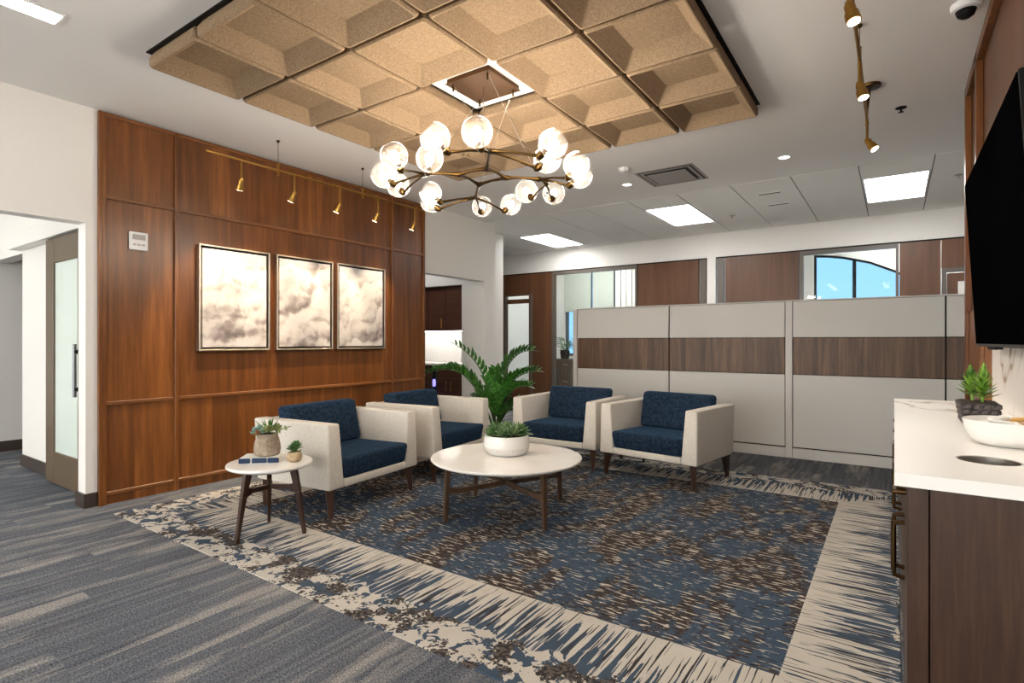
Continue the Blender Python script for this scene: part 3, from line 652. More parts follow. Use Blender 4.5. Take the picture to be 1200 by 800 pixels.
def rosette(bm, c, n, L, W, lift0=0.15, lift1=1.35, rings=3, tilt=(0, 0), thick=0.003, curl=0.12):
    c = Vector(c); rot = Matrix.Rotation(tilt[0], 3, 'X') @ Matrix.Rotation(tilt[1], 3, 'Y'); g0 = random.random()*6
    for i in range(n):
        f = i/(n-1); a = g0+i*2.39996; el = lift0+(lift1-lift0)*f
        d = rot @ Vector((math.cos(a)*math.cos(el), math.sin(a)*math.cos(el), math.sin(el)))
        leaf(bm, c+Vector((0, 0, 0.008*f)), d, rot @ Vector((0, 0, 1)) if el < 1.2 else rot @ Vector((-math.cos(a), -math.sin(a), 0.2)), L*(1-0.35*f)*(0.9+0.2*random.random()), W*(1-0.3*f), curl, thick)
# agave bowl on the coffee table
bw = thing('succulent_bowl', 'wide white ceramic bowl of green agaves on the coffee table', 'plant', (-2.335, 3.30, 0.401))
link('bowl', lathe(B(), [(0.118, 0.0), (0.135, 0.004), (0.160, 0.03), (0.170, 0.07), (0.164, 0.115), (0.158, 0.14), (0.151, 0.14), (0.150, 0.122), (0.02, 0.118)], 64), 'ceramic_white', bw, smooth=50)
bm = B()
for k in range(54):
    a = 2*PI*k/54
    for z in (0.037, 0.050): box(bm, -0.0016, 0.0016, -0.0016, 0.0016, -0.0045, 0.0045); bmesh.ops.transform(bm, matrix=Matrix.Translation((0.1645*math.cos(a) if z < 0.04 else 0.1675*math.cos(a), 0.1645*math.sin(a) if z < 0.04 else 0.1675*math.sin(a), z)) @ Matrix.Rotation(a, 4, 'Z'), verts=bm.verts[-8:])
bd = link('bead_band', bm, 'felt_light', bw); bd['kind'] = 'stuff'
link('soil', lathe(B(), [(0.149, 0.119), (0.149, 0.126), (0.02, 0.13)], 32), 'soil', bw)
for i, (px, py, L, m) in enumerate([(0.0, -0.02, 0.085, 'agave'), (0.085, -0.05, 0.075, 'agave'), (-0.085, -0.03, 0.08, 'agave_dark'), (0.06, 0.07, 0.08, 'agave_dark'), (-0.05, 0.075, 0.08, 'agave'), (0.115, 0.03, 0.07, 'agave_dark'), (-0.03, -0.11, 0.065, 'agave_dark'), (0.05, -0.11, 0.06, 'agave'), (-0.12, 0.03, 0.065, 'agave')]):
    bm = B(); rosette(bm, (px*0.95, py*0.95, 0.148), 32, L*1.35, 0.022, 0.12, 1.35, tilt=(-py*3, px*3)); link('agave', bm, m, bw, smooth=60)
# concrete pot with mixed succulents on the side table
sp = thing('succulent_pot', 'rounded grey concrete pot of mixed succulents on the side table', 'plant', (-3.33, 2.03, 0.488))
link('pot', lathe(B(), [(0.062, 0.0), (0.078, 0.008), (0.084, 0.04), (0.078, 0.085), (0.064, 0.13), (0.055, 0.14), (0.05, 0.138), (0.05, 0.125), (0.01, 0.124)], 10), 'concrete', sp, smooth=30)
link('soil', lathe(B(), [(0.05, 0.124), (0.05, 0.134), (0.01, 0.138)], 20), 'soil', sp)
bm = B(); rosette(bm, (0.0, 0.015, 0.135), 13, 0.125, 0.017, 0.75, 1.4, curl=0.05); link('aloe', bm, 'leaf_green', sp, smooth=60)
for i, (px, py, L, m, z) in enumerate([(-0.045, -0.05, 0.05, 'succulent_blue', 0.145), (-0.075, -0.005, 0.05, 'succulent_blue', 0.15), (0.005, -0.065, 0.035, 'succulent_red', 0.142), (0.055, -0.025, 0.05, 'succulent_lime', 0.16), (0.06, 0.03, 0.05, 'succulent_lime', 0.165), (-0.03, 0.06, 0.05, 'succulent_blue', 0.15), (0.02, -0.04, 0.04, 'succulent_blue', 0.15)]):
    bm = B(); rosette(bm, (px, py, z), 20, L, 0.024, 0.1, 1.4, tilt=(-py*6, px*6), thick=0.004); link('rosette', bm, m, sp, smooth=60)
for (ex_, ey_, ez_) in ((0.15, 0.05, 0.185), (0.13, 0.0, 0.17)):
    bm = B(); tube(bm, [(0.05, 0.01, 0.14), (0.1, 0.02, 0.17), (ex_, ey_, ez_)], 0.003, 6)
    for k in range(9):
        f = k/8; a = k*2.4; leaf(bm, (0.07+(ex_-0.07)*f, 0.015+(ey_-0.015)*f, 0.155+(ez_-0.155)*f), (0.5, math.cos(a), math.sin(a)), (0, 0, 1), 0.022, 0.012, 0.1, 0.003)
    link('sprig', bm, 'succulent_lime', sp, smooth=60)
sq = thing('small_succulent', 'small clay pot with a bushy green succulent on the side table', 'plant', (-3.135, 2.095, 0.4585))
link('pot', lathe(B(), [(0.028, 0.0), (0.042, 0.008), (0.048, 0.028), (0.043, 0.052), (0.034, 0.062), (0.029, 0.062), (0.028, 0.052), (0.005, 0.052)], 24), 'clay', sq, smooth=50)
for (px, py, pz, L) in ((0, 0, 0.06, 0.05), (0.02, 0.01, 0.085, 0.04), (-0.022, 0.0, 0.08, 0.04), (0.0, -0.02, 0.075, 0.04), (0.005, 0.02, 0.1, 0.035), (-0.012, 0.012, 0.1, 0.035)):
    bm = B(); tube(bm, [(0, 0, 0.052), (px, py, pz)], 0.004, 6); rosette(bm, (px, py, pz), 18, L, 0.015, 0.0, 1.4, thick=0.003); link('rosette', bm, 'agave_dark', sq, smooth=60)
# book on the side table
bk = thing('book', 'pale book with navy spine blocks lying under the concrete pot', 'book', (-3.335, 2.0, 0.4585), R(44))
link('cover', box(B(), -0.118, 0.118, -0.085, 0.085, 0.0, 0.003), 'paper', bk); link('pages', box(B(), -0.115, 0.115, -0.078, 0.083, 0.003, 0.026), 'paper', bk); link('cover', box(B(), -0.118, 0.118, -0.085, 0.085, 0.026, 0.029), 'paper', bk)
for a, b in ((-0.118, -0.052), (-0.04, 0.045), (0.054, 0.118)): link('spine_block', box(B(), a, b, -0.089, -0.079, 0.0, 0.0292, 0.001, 1), 'book_navy', bk)
# tall leafy plant
PLC = Vector((-3.72, 5.05, 0.0)); TH = R(34.72); rv = Vector((math.cos(TH), math.sin(TH), 0)); fv = Vector((-math.sin(TH), math.cos(TH), 0))
pl = thing('leafy_floor_plant', 'tall dark green plant with arching leafy fronds in a floor pot', 'plant', (PLC.x, PLC.y, 0.006))
link('pot', lathe(B(), [(0.13, 0.0), (0.15, 0.01), (0.18, 0.20), (0.185, 0.24), (0.165, 0.24), (0.16, 0.21), (0.02, 0.20)], 40), 'woven_dark', pl, smooth=50)
link('soil', lathe(B(), [(0.162, 0.202), (0.162, 0.212), (0.02, 0.22)], 32), 'soil', pl)
def frond(end, ctrl, dep0, n, lw):
    # end, ctrl = (sideways, depth, height)
    P = lambda q: rv*q[0]+fv*q[1]+Vector((0, 0, q[2]))
    a, b, c = P((end[0]*0.05, end[1]*0.1, 0.21)), P(ctrl), P(end)
    bz = lambda f: a*(1-f)**2+b*(2*f*(1-f))+c*f*f
    bm = B(); pts = [bz(i/14) for i in range(15)]; tube(bm, pts, [0.012*(1-0.7*i/14) for i in range(15)], 7); st = link('stem', bm, 'stem_green', pl, smooth=60)
    bm = B()
    for i in range(n):
        f = 0.30+0.70*i/(n-1); p = bz(f); d = (bz(min(1, f+0.02))-bz(max(0, f-0.02))).normalized(); sv = d.cross(Vector((0, 0, 1))).normalized(); up = sv.cross(d)
        for s in (-1, 1):
            if i == n-1 and s > 0: dd_ = d
            else: dd_ = d*0.50+sv*s*0.62+up*(0.55+0.25*random.random())
            L = lw*1.28*(1.25-0.55*abs(f-0.55)*2)*(0.85+0.3*random.random()); leaf(bm, p+sv*s*0.006, dd_, up, L, L*0.46, -0.10, 0.0)
    link('leaflets', bm, 'leaf_green', st, smooth=60)
for e, c, n, lw in [((-0.45, -0.05, 1.175), (-0.04, 0.0, 0.95), 13, 0.095), ((-0.75, 0.0, 0.86), (-0.24, 0.0, 1.06), 17, 0.095), ((-0.55, 0.1, 0.93), (-0.2, 0.05, 0.80), 13, 0.09),
                    ((0.40, 0.0, 1.11), (0.02, 0.0, 1.12), 15, 0.10), ((0.46, -0.15, 0.88), (0.05, -0.1, 0.88), 15, 0.10), ((0.36, -0.2, 0.72), (0.1, -0.1, 0.78), 13, 0.10),
                    ((0.0, 0.2, 0.88), (-0.05, 0.1, 0.62), 10, 0.105), ((-0.12, -0.25, 0.80), (-0.02, -0.1, 0.62), 11, 0.105), ((0.14, -0.28, 0.62), (0.04, -0.1, 0.60), 10, 0.10),
                    ((-0.24, -0.2, 0.60), (-0.05, -0.15, 0.62), 10, 0.10), ((0.42, -0.1, 0.50), (0.14, -0.1, 0.62), 11, 0.095), ((0.2, -0.3, 0.46), (0.08, -0.15, 0.5), 9, 0.09)]:
    frond(e, c, 0, n, lw)
# office plant
op = thing('office_plant', 'potted plant standing on the rear office filing cabinet', 'plant', (-6.09, 10.88, 0.831))
link('pot', lathe(B(), [(0.07, 0.0), (0.09, 0.02), (0.11, 0.16), (0.09, 0.2), (0.08, 0.2), (0.08, 0.17), (0.01, 0.17)], 24), 'woven_dark', op, smooth=50)
for k in range(12):
    a = k*2.4; bm = B(); rr = 0.12+0.12*random.random(); e = Vector((rr*math.cos(a), rr*math.sin(a), 0.28+0.2*random.random()))
    tube(bm, [(0, 0, 0.17), tuple(e*0.6+Vector((0, 0, 0.08))), tuple(e)], 0.005, 5)
    for j in range(4): leaf(bm, e*(0.7+0.1*j), (math.cos(a+j*1.7), math.sin(a+j*1.7), 0.2), (0, 0, 1), 0.12, 0.07, -0.3)
    link('branch', bm, 'agave_dark', op, smooth=60)

# ------------------------------------------------------------------ on the counter
pt = thing('woven_planter', 'dark woven rectangular planter with two leafy green tufts on the counter', 'plant', (0.285, 2.99, 0.8805), 0)
PW, PD, PH = 0.050, 0.095, 0.088
bm = B(); hexa(bm, [(-PW, -PD, 0), (PW, -PD, 0), (PW, PD, 0), (-PW, PD, 0), (-PW-0.012, -PD-0.012, PH), (PW+0.012, -PD-0.012, PH), (PW+0.012, PD+0.012, PH), (-PW-0.012, PD+0.012, PH)], 0.006, 2); link('body', bm, 'woven_dark', pt)
src = None
for r_ in range(4):
    e_ = 0.012*(r_+0.5)/4
    for f_, (hw, off_, nc) in enumerate(((PW, PD, 4), (PD, PW, 7), (PW, PD, 4), (PD, PW, 7))):
        a = f_*PI/2
        for c_ in range(nc):
            x_ = (-hw+hw*2*(c_+0.5)/nc)*(1+e_/hw)+(0.004 if r_ % 2 else -0.004); z_ = 0.003+0.0215*(r_+0.5); d_ = off_+e_
            if src is None:
                bb_ = B(); box(bb_, -0.0115, 0.0115, -0.006, 0.003, -0.0095, 0.0095, 0.004, 2); src = link('weave_strand', bb_, 'woven_dark', pt); o = src
            else: o = again(src, 'weave_strand', pt)
            o.location = (x_*math.cos(a)+d_*math.sin(a), x_*math.sin(a)-d_*math.cos(a), z_); o.rotation_euler = (0, 0, a)
link('soil', box(B(), -PW-0.004, PW+0.004, -PD-0.004, PD+0.004, PH-0.002, PH+0.002), 'soil', pt)
for (px, py, h_) in ((-0.014, 0.055, 0.115), (0.012, -0.035, 0.125)):
    bm = B(); top = Vector((px*1.3, py*1.1, PH+h_)); tube(bm, [(px*0.9, py*0.9, PH-0.004), tuple(top)], 0.006, 6)
    for k in range(52):
        f = k/51; a = k*2.39996; el = -0.15+1.5*f; p = Vector((px, py, PH+0.02)).lerp(top, f)
        leaf(bm, p, (math.cos(a)*math.cos(el), math.sin(a)*math.cos(el), math.sin(el)+0.3), (0, 0, 1), 0.064*(1-0.3*f), 0.017, 0.2, 0.002)
    link('tuft', bm, 'bright_leaf', pt, smooth=60)
fb = thing('snack_bowl', 'large white bowl of wrapped snacks on the counter', 'bowl', (0.317, 2.43, 0.8805))
link('shell', lathe(B(), [(0.075, 0.0), (0.09, 0.002), (0.11, 0.02), (0.122, 0.05), (0.127, 0.078), (0.124, 0.08), (0.117, 0.05), (0.10, 0.02), (0.01, 0.012)], 56), 'ceramic_white', fb, smooth=50)
for k in range(9):
    a = k*2.4; r_ = 0.02+0.062*math.sqrt(k/9)
    bm = B(); box(bm, -0.03, 0.03, -0.018, 0.018, -0.006, 0.006, 0.005, 2)
    o = link('snack_packet', bm, 'chip_paper' if k % 3 == 0 else 'paper', None, (0.317+r_*math.cos(a), 2.43+r_*math.sin(a), 0.948+0.012*(k % 2)), a*1.7, smooth=50)
    o.rotation_euler = (0.2*math.sin(k*3), 0.2*math.cos(k*5), a*1.7)
    tag(o, 'orange snack packet lying in the white bowl' if k % 3 == 0 else 'white snack packet lying in the white bowl', 'packet', 'snack packets in the counter bowl')
cbx = B(); tube(cbx, [(0.40, 2.7, 1.28), (0.435, 2.68, 1.22), (0.44, 2.60, 1.20), (0.44, 2.5, 1.25)], 0.004, 6)
link('cable', cbx, 'black', tv).location = (-0.33, -2.99, -1.62)

# ------------------------------------------------------------------ pictures
for i, (y0, y1, m, lab) in enumerate(((2.312, 2.952, 'art_a', 'framed cloud painting nearest the thermostat, with one great billowing cloud'), (3.022, 3.659, 'art_b', 'framed cloud painting hung in the middle of three'), (3.713, 4.372, 'art_c', 'framed cloud painting at the end by the coffee alcove, with stormy grey clouds'))):
    z0, z1 = 1.14, 2.045; hy, hz = (y1-y0)/2, (z1-z0)/2
    o = thing('cloud_painting', lab, 'painting', (XL+0.0125, (y0+y1)/2, (z0+z1)/2), 0, 'three framed cloud paintings on the timber wall')
    link('backing', box(B(), 0.0, 0.006, -hy+0.005, hy-0.005, -hz+0.005, hz-0.005), 'black', o)
    for a in ((-hy, -hy+0.014, -hz, hz), (hy-0.014, hy, -hz, hz), (-hy+0.014, hy-0.014, -hz, -hz+0.014), (-hy+0.014, hy-0.014, hz-0.014, hz)):
        link('frame_bar', box(B(), 0.0, 0.055, *a, 0.002, 1), 'champagne', o)
    link('canvas', box(B(), 0.006, 0.042, -hy+0.03, hy-0.03, -hz+0.03, hz-0.03, 0.003, 2), m, o)
# thermostat
th = thing('thermostat', 'square white wall sensor plate on the timber panelling', 'thermostat', (XL+0.0125, 1.875, 2.0))
link('plate', box(B(), 0, 0.02, -0.065, 0.065, -0.07, 0.07, 0.006, 2), 'plastic_white', th); link('display', box(B(), 0.02, 0.023, -0.045, 0.045, 0.01, 0.05), 'vent_grey', th)
for y in (-0.03, 0.0, 0.03): link('key', box(B(), 0.02, 0.024, y-0.01, y+0.01, -0.035, -0.022), 'vent_grey', th)

# ------------------------------------------------------------------ ceiling: acoustic coffers
PIT = 0.572; GX, GY = -3.655, 1.45; ZL = 2.845
cof = None
def coffer():
    bm = B(); o_, i_, tp = 0.2735, 0.2575, 0.172; rd = 0.02; N = 4
    def ring(hw, z, r):
        vs = []
        for cx, cy, a0 in ((1, 1, 0), (-1, 1, 90), (-1, -1, 180), (1, -1, 270)):
            for k in range(N+1):
                a = R(a0+90*k/N); vs.append(bm.verts.new((cx*(hw-r)+r*math.cos(a), cy*(hw-r)+r*math.sin(a), z)))
        return vs
    rs = [ring(o_-0.02, 0.09, rd), ring(o_, 0.055, rd), ring(o_, 0.012, rd), ring(o_-0.008, 0.0, rd), ring(i_, 0.0, rd*0.8), ring(i_-0.008, 0.012, rd*0.8), ring(tp, 0.084, 0.004)]
    for a, b in zip(rs, rs[1:]):
        n = len(a)
        for k in range(n): bm.faces.new([a[k], a[(k+1) % n], b[(k+1) % n], b[k]])
    bm.faces.new(rs[-1]); bm.faces.new(rs[0][::-1]); return bm
cf = thing('acoustic_ceiling_raft', 'tan felt acoustic raft of coffered squares on the plaster ceiling', 'ceiling raft', (GX+2.5*PIT, GY+2.5*PIT, ZL))
mesh0 = None
for i in range(5):
    for j in range(5):
        if (i, j) == (2, 2): continue
        p = ((i-2)*PIT, (j-2)*PIT, 0)
        if mesh0 is None: mesh0 = link('coffer', coffer(), 'felt', cf, p, smooth=30)
        else: again(mesh0, 'coffer', cf, p)
# black plate standing for the shade in the gap between felt and ceiling, open at the middle
cpl = B()
bm2 = [(-2.5, 2.5, -2.5, -0.5), (-2.5, 2.5, 0.5, 2.5), (-2.5, -0.5, -0.5, 0.5), (0.5, 2.5, -0.5, 0.5)]
for a, b, c, d in bm2: box(cpl, a*PIT+0.004, b*PIT-0.004, c*PIT+0.004, d*PIT-0.004, 0.088, 0.095)
link('gap_shade_plate', cpl, 'black', cf)
link('centre_plate', box(B(), -0.5*PIT-0.008, 0.5*PIT+0.008, -0.5*PIT-0.008, 0.5*PIT+0.008, 0.080, 0.0945), 'white_paint', cf)

# ------------------------------------------------------------------ chandelier
CH = (GX+2.5*PIT, GY+2.5*PIT)
ZC = 2.285
F_ = 646.5
def sight(u, v, z):   # photo measurement -> plan position at height z
    a, b = (u-600)/F_, (400-v)/F_; k = (z-1.22)/b
    return Vector(((a*math.cos(TH)-math.sin(TH))*k, (a*math.sin(TH)+math.cos(TH))*k, z))
ch = thing('chandelier', 'branching brass chandelier with sixteen crackled glass globes', 'chandelier', (CH[0], CH[1], ZC))
org = Vector((CH[0], CH[1], ZC))
q = lambda x, y: sight(420+x/4, 130+y/4, ZC)-org
N1, N2, N3, N4, N5, N6, N7, N8 = q(600, 270), q(618, 187), q(472, 298), q(310, 296), q(565, 345), q(692, 314), q(845, 320), q(550, 405)
N9 = q(880, 343)
globes = [((360, 137), N2), ((556, 108), N2), ((167, 220), N4), ((334, 232), N4), ((118, 310), N4), ((188, 357), N4), ((338, 392), N8), ((340, 434), N8),
          ((912, 163), N2), ((886, 236), N2), ((1022, 262), N7), ((1040, 312), N7), ((788, 385), N9), ((916, 393), N9), ((714, 445), N8), ((580, 455), N8)]
def branch(a, b, r0=0.013, r1=0.010):
    a, b = Vector(a), Vector(b); m = (a+b)/2+Vector((0, 0, 0.006)); bm = B()
    tube(bm, [a, a.lerp(m, 0.35), m, b.lerp(m, 0.35), b], [r0*1.45, r0*0.85, r1*0.8, r0*0.85, r0*1.3], 10); link('branch', bm, 'old_brass', ch, smooth=60)
for a, b in ((N1, N2), (N1, N3), (N3, N4), (N3, N5), (N5, N6), (N1, N6), (N6, N7), (N5, N8), (N7, N9)): branch(a, b)
GR = 0.081
gm = gb = gs = None
for (gx, gy), nd in globes:
    c = q(gx, gy)+Vector((0, 0, 0.012)); out = Vector((c.x-nd.x, c.y-nd.y, 0)); 
    if out.length < 0.01: out = Vector((0, -1, 0))
    ax = (out.normalized()*0.75+Vector((0, 0, 0.66))).normalized()
    rot = Vector((0, 0, 1)).rotation_difference(ax)
    base = c-ax*(GR*0.94)
    branch(nd, base-ax*0.02, 0.010, 0.008)
    if gm is None:
        prof = [(0.022, -0.078)]+[(GR*math.sin(R(t_)), -GR*math.cos(R(t_))) for t_ in range(22, 140, 9)]
        gm = link('globe', lathe(B(), prof, 32, close=False), 'crackle_glass', ch, smooth='all'); g_ = gm
        gs = link('socket', lathe(B(), [(0.010, -0.115), (0.022, -0.10), (0.024, -0.078), (0.014, -0.072), (0.014, -0.045)], 16), 'old_brass', g_, smooth=40)
        gb = link('bulb', lathe(B(), [(0.001, -0.046), (0.011, -0.044), (0.017, -0.028), (0.026, 0.0), (0.022, 0.018), (0.010, 0.027), (0.001, 0.028)], 16), 'bulb', g_, smooth='all')
    else:
        g_ = again(gm, 'globe', ch); again(gs, 'socket', g_); again(gb, 'bulb', g_)
    g_.location = c; g_.rotation_mode = 'QUATERNION'; g_.rotation_quaternion = rot
cz_ = ZL+0.080-ZC
bm = B(); box(bm, -0.17, 0.17, -0.17, 0.17, cz_-0.03, cz_, 0.003, 1); box(bm, -0.178, 0.178, -0.178, 0.178, cz_-0.034, cz_-0.03); link('canopy', bm, 'copper', ch)
for (sx, sy), nd in (((-0.14, -0.14), N2), ((0.14, -0.14), N7), ((-0.14, 0.14), N4), ((0.14, 0.14), N8)):
    bm = B(); tube(bm, [(sx, sy, cz_-0.03), (nd.x, nd.y, 0.01)], 0.0016, 5); cbl = link('cable', bm, 'nickel', ch)
    link('cable_grip', tube(B(), [(sx, sy, cz_-0.075), (sx, sy, cz_-0.033)], 0.006, 8), 'old_brass', cbl)
link('power_cord', tube(B(), [(0, 0, cz_-0.03), (0.0, 0.0, 0.25), tuple(N1+Vector((0, 0, 0.01)))], 0.003, 6), 'nickel', ch)

# ------------------------------------------------------------------ track lights
def spot(root, head_w, aim_w, watts, blend=0.6, size=62, tint=(1, 0.80, 0.56)):
    d = bpy.data.lights.new('spot_beam', 'SPOT'); d.energy = watts; d.color = tint; d.spot_size = R(size); d.spot_blend = blend; d.shadow_soft_size = 0.025
    o = bpy.data.objects.new('spot_beam', d); col.objects.link(o); o.parent = root
    o.location = Vector(head_w)-root.location; v = Vector(aim_w)-Vector(head_w); o.rotation_euler = v.to_track_quat('-Z', 'Y').to_euler()
def headmesh(root, top, aim, k=1.0, name='lamp_head'):
    """stem from the rail then a small cylinder lamp aimed along aim; all local to root"""
    top = Vector(top); aim = Vector(aim).normalized(); j = top+Vector((0, 0, -0.155*k))
    st = link('lamp_stem', tube(B(), [top+Vector((0, 0, 0.01)), j], 0.0085, 8), 'brass', root, smooth=40)
    a = j-aim*0.012
    hd_ = link(name, tube(B(), [a, a+aim*0.016, a+aim*0.018, a+aim*0.055, a+aim*0.058, a+aim*0.10], [0.014, 0.017, 0.021, 0.022, 0.027, 0.029], 18), 'brass', root, smooth=40)
    link('lens', tube(B(), [a+aim*0.1005, a+aim*0.1015], 0.024, 16), 'spot_lens', hd_)
    return a+aim*0.115
TX, TZ = -4.34, 2.685
t1 = thing('track_light', 'brass track light with five small heads above the cloud paintings', 'track light', (TX, 3.35, TZ), 0, 'two brass track lights')
link('track_bar', tube(B(), [(0, -1.21, 0), (0, 1.22, 0)], 0.009, 10), 'brass', t1, smooth=40)
def uY(u, X):
    a = (u-600)/F_; return X*(a*math.sin(TH)+math.cos(TH))/(a*math.cos(TH)-math.sin(TH))
for u in (326, 425):
    y = uY(u, TX)-3.35; s_ = link('support', tube(B(), [(0, y, -0.045), (0, y, 0.06)], 0.009, 8), 'brass', t1, smooth=40); link('wire', tube(B(), [(0, y, 0.06), (0, y, H-TZ)], 0.002, 6), 'black', s_); link('ceiling_cup', lathe(B(), [(0.004, -0.02), (0.014, -0.008), (0.014, 0)], 12, (0, y, H-TZ)), 'old_brass', s_)
for u, ay_ in ((283, 0.02), (345, -0.22), (398, -0.22), (443, -0.22), (486, -0.18)):
    y = uY(u, TX); aim = Vector((-0.42, ay_, -1))
    hp = headmesh(t1, (0, y-3.35, 0), aim); spot(t1, Vector((TX, 3.35, TZ))+hp, Vector((TX, 3.35, TZ))+hp+aim, W_SPOT)
T2X, T2Z = -0.155, 2.75
t2 = thing('track_light', 'brass track light with three heads pointing down beside the television', 'track light', (T2X, 3.9, T2Z), 0, 'two brass track lights')
link('track_bar', tube(B(), [(0, -2.2, 0), (0, 0.72, 0)], 0.009, 10), 'brass', t2, smooth=40)
link('ceiling_canopy', lathe(B(), [(0.02, -0.02), (0.062, -0.016), (0.066, -0.004), (0.066, 0)], 32, (0.02, 0.52, H-T2Z)), 'old_brass', t2, smooth=40)
link('feed_tube', tube(B(), [(0.0, 0.52, 0), (0.012, 0.52, 0.1), (0.02, 0.52, H-T2Z-0.01)], 0.008, 8), 'old_brass', t2, smooth=40)
for y in (-0.36, 0.60):
    s_ = link('support', tube(B(), [(0, y, -0.05), (0, y, 0.07)], 0.009, 8), 'brass', t2, smooth=40); link('wire', tube(B(), [(0, y, 0.07), (0, y, H-T2Z)], 0.002, 6), 'old_brass', s_); link('ceiling_cup', lathe(B(), [(0.004, -0.02), (0.014, -0.008), (0.014, 0)], 12, (0, y, H-T2Z)), 'old_brass', s_)
for y, aim in ((2.68, (0.22, -0.2, -1)), (3.54, (0.22, -0.2, -1)), (4.56, (0.6, -0.25, -1))):
    hp = headmesh(t2, (0, y-3.9, 0), aim, 0.85); b0 = Vector((T2X, 3.9, T2Z))+hp; spot(t2, b0, b0+Vector(aim), 18, 0.8, 80, (1, 0.91, 0.80))

# ------------------------------------------------------------------ ceiling fixtures
tl_lab = ['square white ceiling troffer above the passage to the timber office door', 'white ceiling troffer above the partition, beside the air vent', 'white ceiling troffer above the end of the partition, by the television wall']
for k, (x0, x1, y0, y1) in enumerate(trof):
    o = thing('ceiling_troffer', tl_lab[k], 'ceiling light', ((x0+x1)/2, (y0+y1)/2, H-0.004), 0, 'recessed troffers in the tiled ceiling'); hx, hy = (x1-x0)/2-0.006, (y1-y0)/2-0.004
    for a in ((-hx, -hx+0.02, -hy, hy), (hx-0.02, hx, -hy, hy), (-hx+0.02, hx-0.02, -hy, -hy+0.02), (-hx+0.02, hx-0.02, hy-0.02, hy)): link('frame_bar', box(B(), a[0], a[1], a[2], a[3], 0.0, 0.014), 'plastic_white', o)
    link('diffuser', box(B(), -hx+0.02, hx-0.02, -hy+0.02, hy-0.02, 0.006, 0.012), 'diffuser', o)
lin_lab = ['slim white linear ceiling light over the corridor side carpet', 'added slim white linear fill light, unseen, behind the coffee table group', 'added slim white linear fill light, unseen, in the corridor', 'added slim white linear fill light, unseen, along the rear wall']
for k, (x, y0, y1) in enumerate(((-3.66, -1.4, 1.05), (-1.6, -3.2, -0.75), (-7.2, -1.4, 1.05), (-0.2, -3.2, -0.75))):  # all but the first are out of view, added as fill light
    o = thing('linear_light', lin_lab[k], 'ceiling light', (x, (y0+y1)/2, H-0.012), 0, 'linear lights in the plaster ceiling'); hy = (y1-y0)/2
    link('frame', box(B(), -0.07, 0.07, -hy, hy, 0.003, 0.0119, 0.001, 1), 'plastic_white', o); link('diffuser', box(B(), -0.06, 0.06, -hy+0.012, hy-0.012, 0.0, 0.003), 'linear_diffuser', o)
# unseen square lights added to brighten the alcove and the offices
for (x, y, zc, lab) in ((-6.2, 5.7, H, 'added square fill light inside the coffee alcove'), (-5.5, 10.9, 3.6, 'added square fill light inside the rear office with blinds'), (0.3, 11.2, 3.6, 'added square fill light inside the office with the arched window')):
    o = thing('square_fill_light', lab, 'ceiling light', (x, y, zc-0.02)); link('frame', box(B(), -0.3, 0.3, -0.3, 0.3, 0.004, 0.0199, 0.002, 1), 'plastic_white', o); link('diffuser', box(B(), -0.27, 0.27, -0.27, 0.27, 0.0, 0.004), 'office_fill_diffuser' if y > 9 else 'diffuser', o)
vt = thing('air_vent', 'square grey ceiling air vent in the plaster ceiling', 'vent', (-1.90, 5.66, H-0.012))
for i, hw in enumerate((0.30, 0.255)):
    link('frame', holed('Y', 0, 0.01, rect(-hw, hw, -hw, hw), [rect(-hw+0.03, hw-0.03, -hw+0.03, hw-0.03)]), 'vent_grey', vt).rotation_euler = (R(90), 0, 0)
    vt.children[-1].location = (0, 0, 0.011 - 0.004*i - (0.0 if i == 0 else 0.0))
link('backing', box(B(), -0.27, 0.27, -0.27, 0.27, 0.009, 0.0115), 'black', vt); link('face_plate', box(B(), -0.20, 0.20, -0.20, 0.20, -0.006, -0.001, 0.002, 1), 'vent_grey', vt)
for (x, y, lab) in ((-2.405, 5.686, 'small round recessed downlight beside the air vent'), (-0.844, 5.678, 'small round recessed downlight before the tiled ceiling')):
    o = thing('downlight', lab, 'downlight', (x, y, H-0.006), 0, 'recessed downlights'); link('ring', lathe(B(), [(0.045, 0.0), (0.06, 0.002), (0.062, 0.0059), (0.045, 0.0059)], 32, close=False), 'plastic_white', o, smooth=40); link('lens', lathe(B(), [(0.001, 0.003), (0.045, 0.003), (0.045, 0.0055), (0.001, 0.0055)], 32), 'downlight', o)
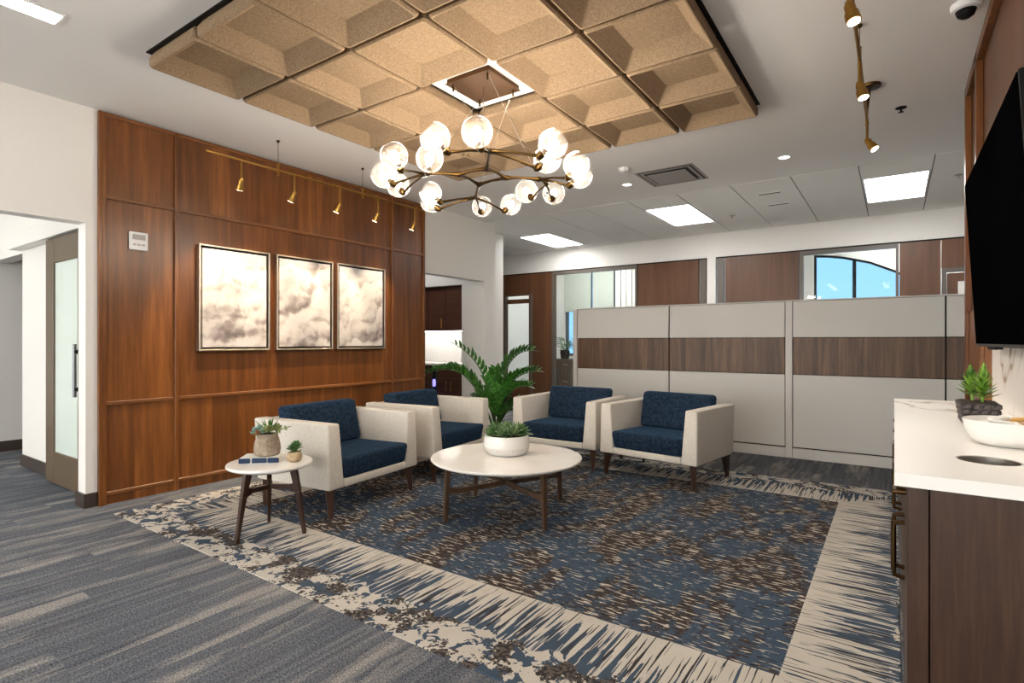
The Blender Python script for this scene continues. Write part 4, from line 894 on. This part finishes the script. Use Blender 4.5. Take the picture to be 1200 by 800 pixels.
o = thing('smoke_detector', 'small white smoke detector on the plaster ceiling by the air vent', 'smoke detector', (-2.208, 5.135, H-0.045)); link('body', lathe(B(), [(0.02, 0.0), (0.045, 0.01), (0.055, 0.03), (0.055, 0.0449)], 28), 'plastic_white', o, smooth=40); link('indicator', lathe(B(), [(0.001, -0.003), (0.006, -0.002), (0.006, 0.003)], 10, (0.02, -0.02, 0.004)), 'black', o)
def sprinkler(x, y, zc, lab, m):
    o = thing('sprinkler_head', lab, 'sprinkler', (x, y, zc-0.035), 0, 'ceiling sprinkler heads'); link('flange', lathe(B(), [(0.02, 0.024), (0.036, 0.03), (0.036, 0.0349), (0.02, 0.0349)], 20), m, o, smooth=40); link('nozzle', lathe(B(), [(0.018, 0.0), (0.018, 0.003), (0.006, 0.006), (0.006, 0.025)], 14), m, o)
sprinkler(0.041, 4.966, H, 'dark sprinkler head beside the short track light', 'black'); sprinkler(-3.323, 5.472, H, 'dark sprinkler head beyond the chandelier', 'black')
sprinkler(-1.815, 7.883, H-0.002, 'pale sprinkler head between the troffers in the tiled ceiling', 'nickel'); sprinkler(0.55, 7.297, H-0.002, 'pale sprinkler head in the tiled ceiling by the television wall', 'nickel')
for y, lab in ((6.95, 'slot air diffuser in the tiled ceiling, the one closer to the plaster edge'), (7.569, 'slot air diffuser in the tiled ceiling, the one closer to the office front')):
    o = thing('slot_diffuser', lab, 'vent', (-1.19, y, H-0.008), 0, 'slot diffusers in one ceiling tile'); link('frame', box(B(), -0.13, 0.13, -0.035, 0.035, 0.0, 0.0059, 0.002, 1), 'tile_white', o); link('slot', box(B(), -0.115, 0.115, -0.018, 0.012, -0.002, 0.0), 'black', o)
sc = thing('security_camera', 'dome security camera with a dark lens on the ceiling by the timber panelling', 'camera', (0.30, 3.63, H-0.075)); link('base', lathe(B(), [(0.05, 0.04), (0.062, 0.045), (0.065, 0.0749)], 28), 'plastic_white', sc, smooth=40); link('dome', lathe(B(), [(0.001, 0.0), (0.02, 0.004), (0.036, 0.016), (0.044, 0.04)], 24), 'black', sc, smooth='all')
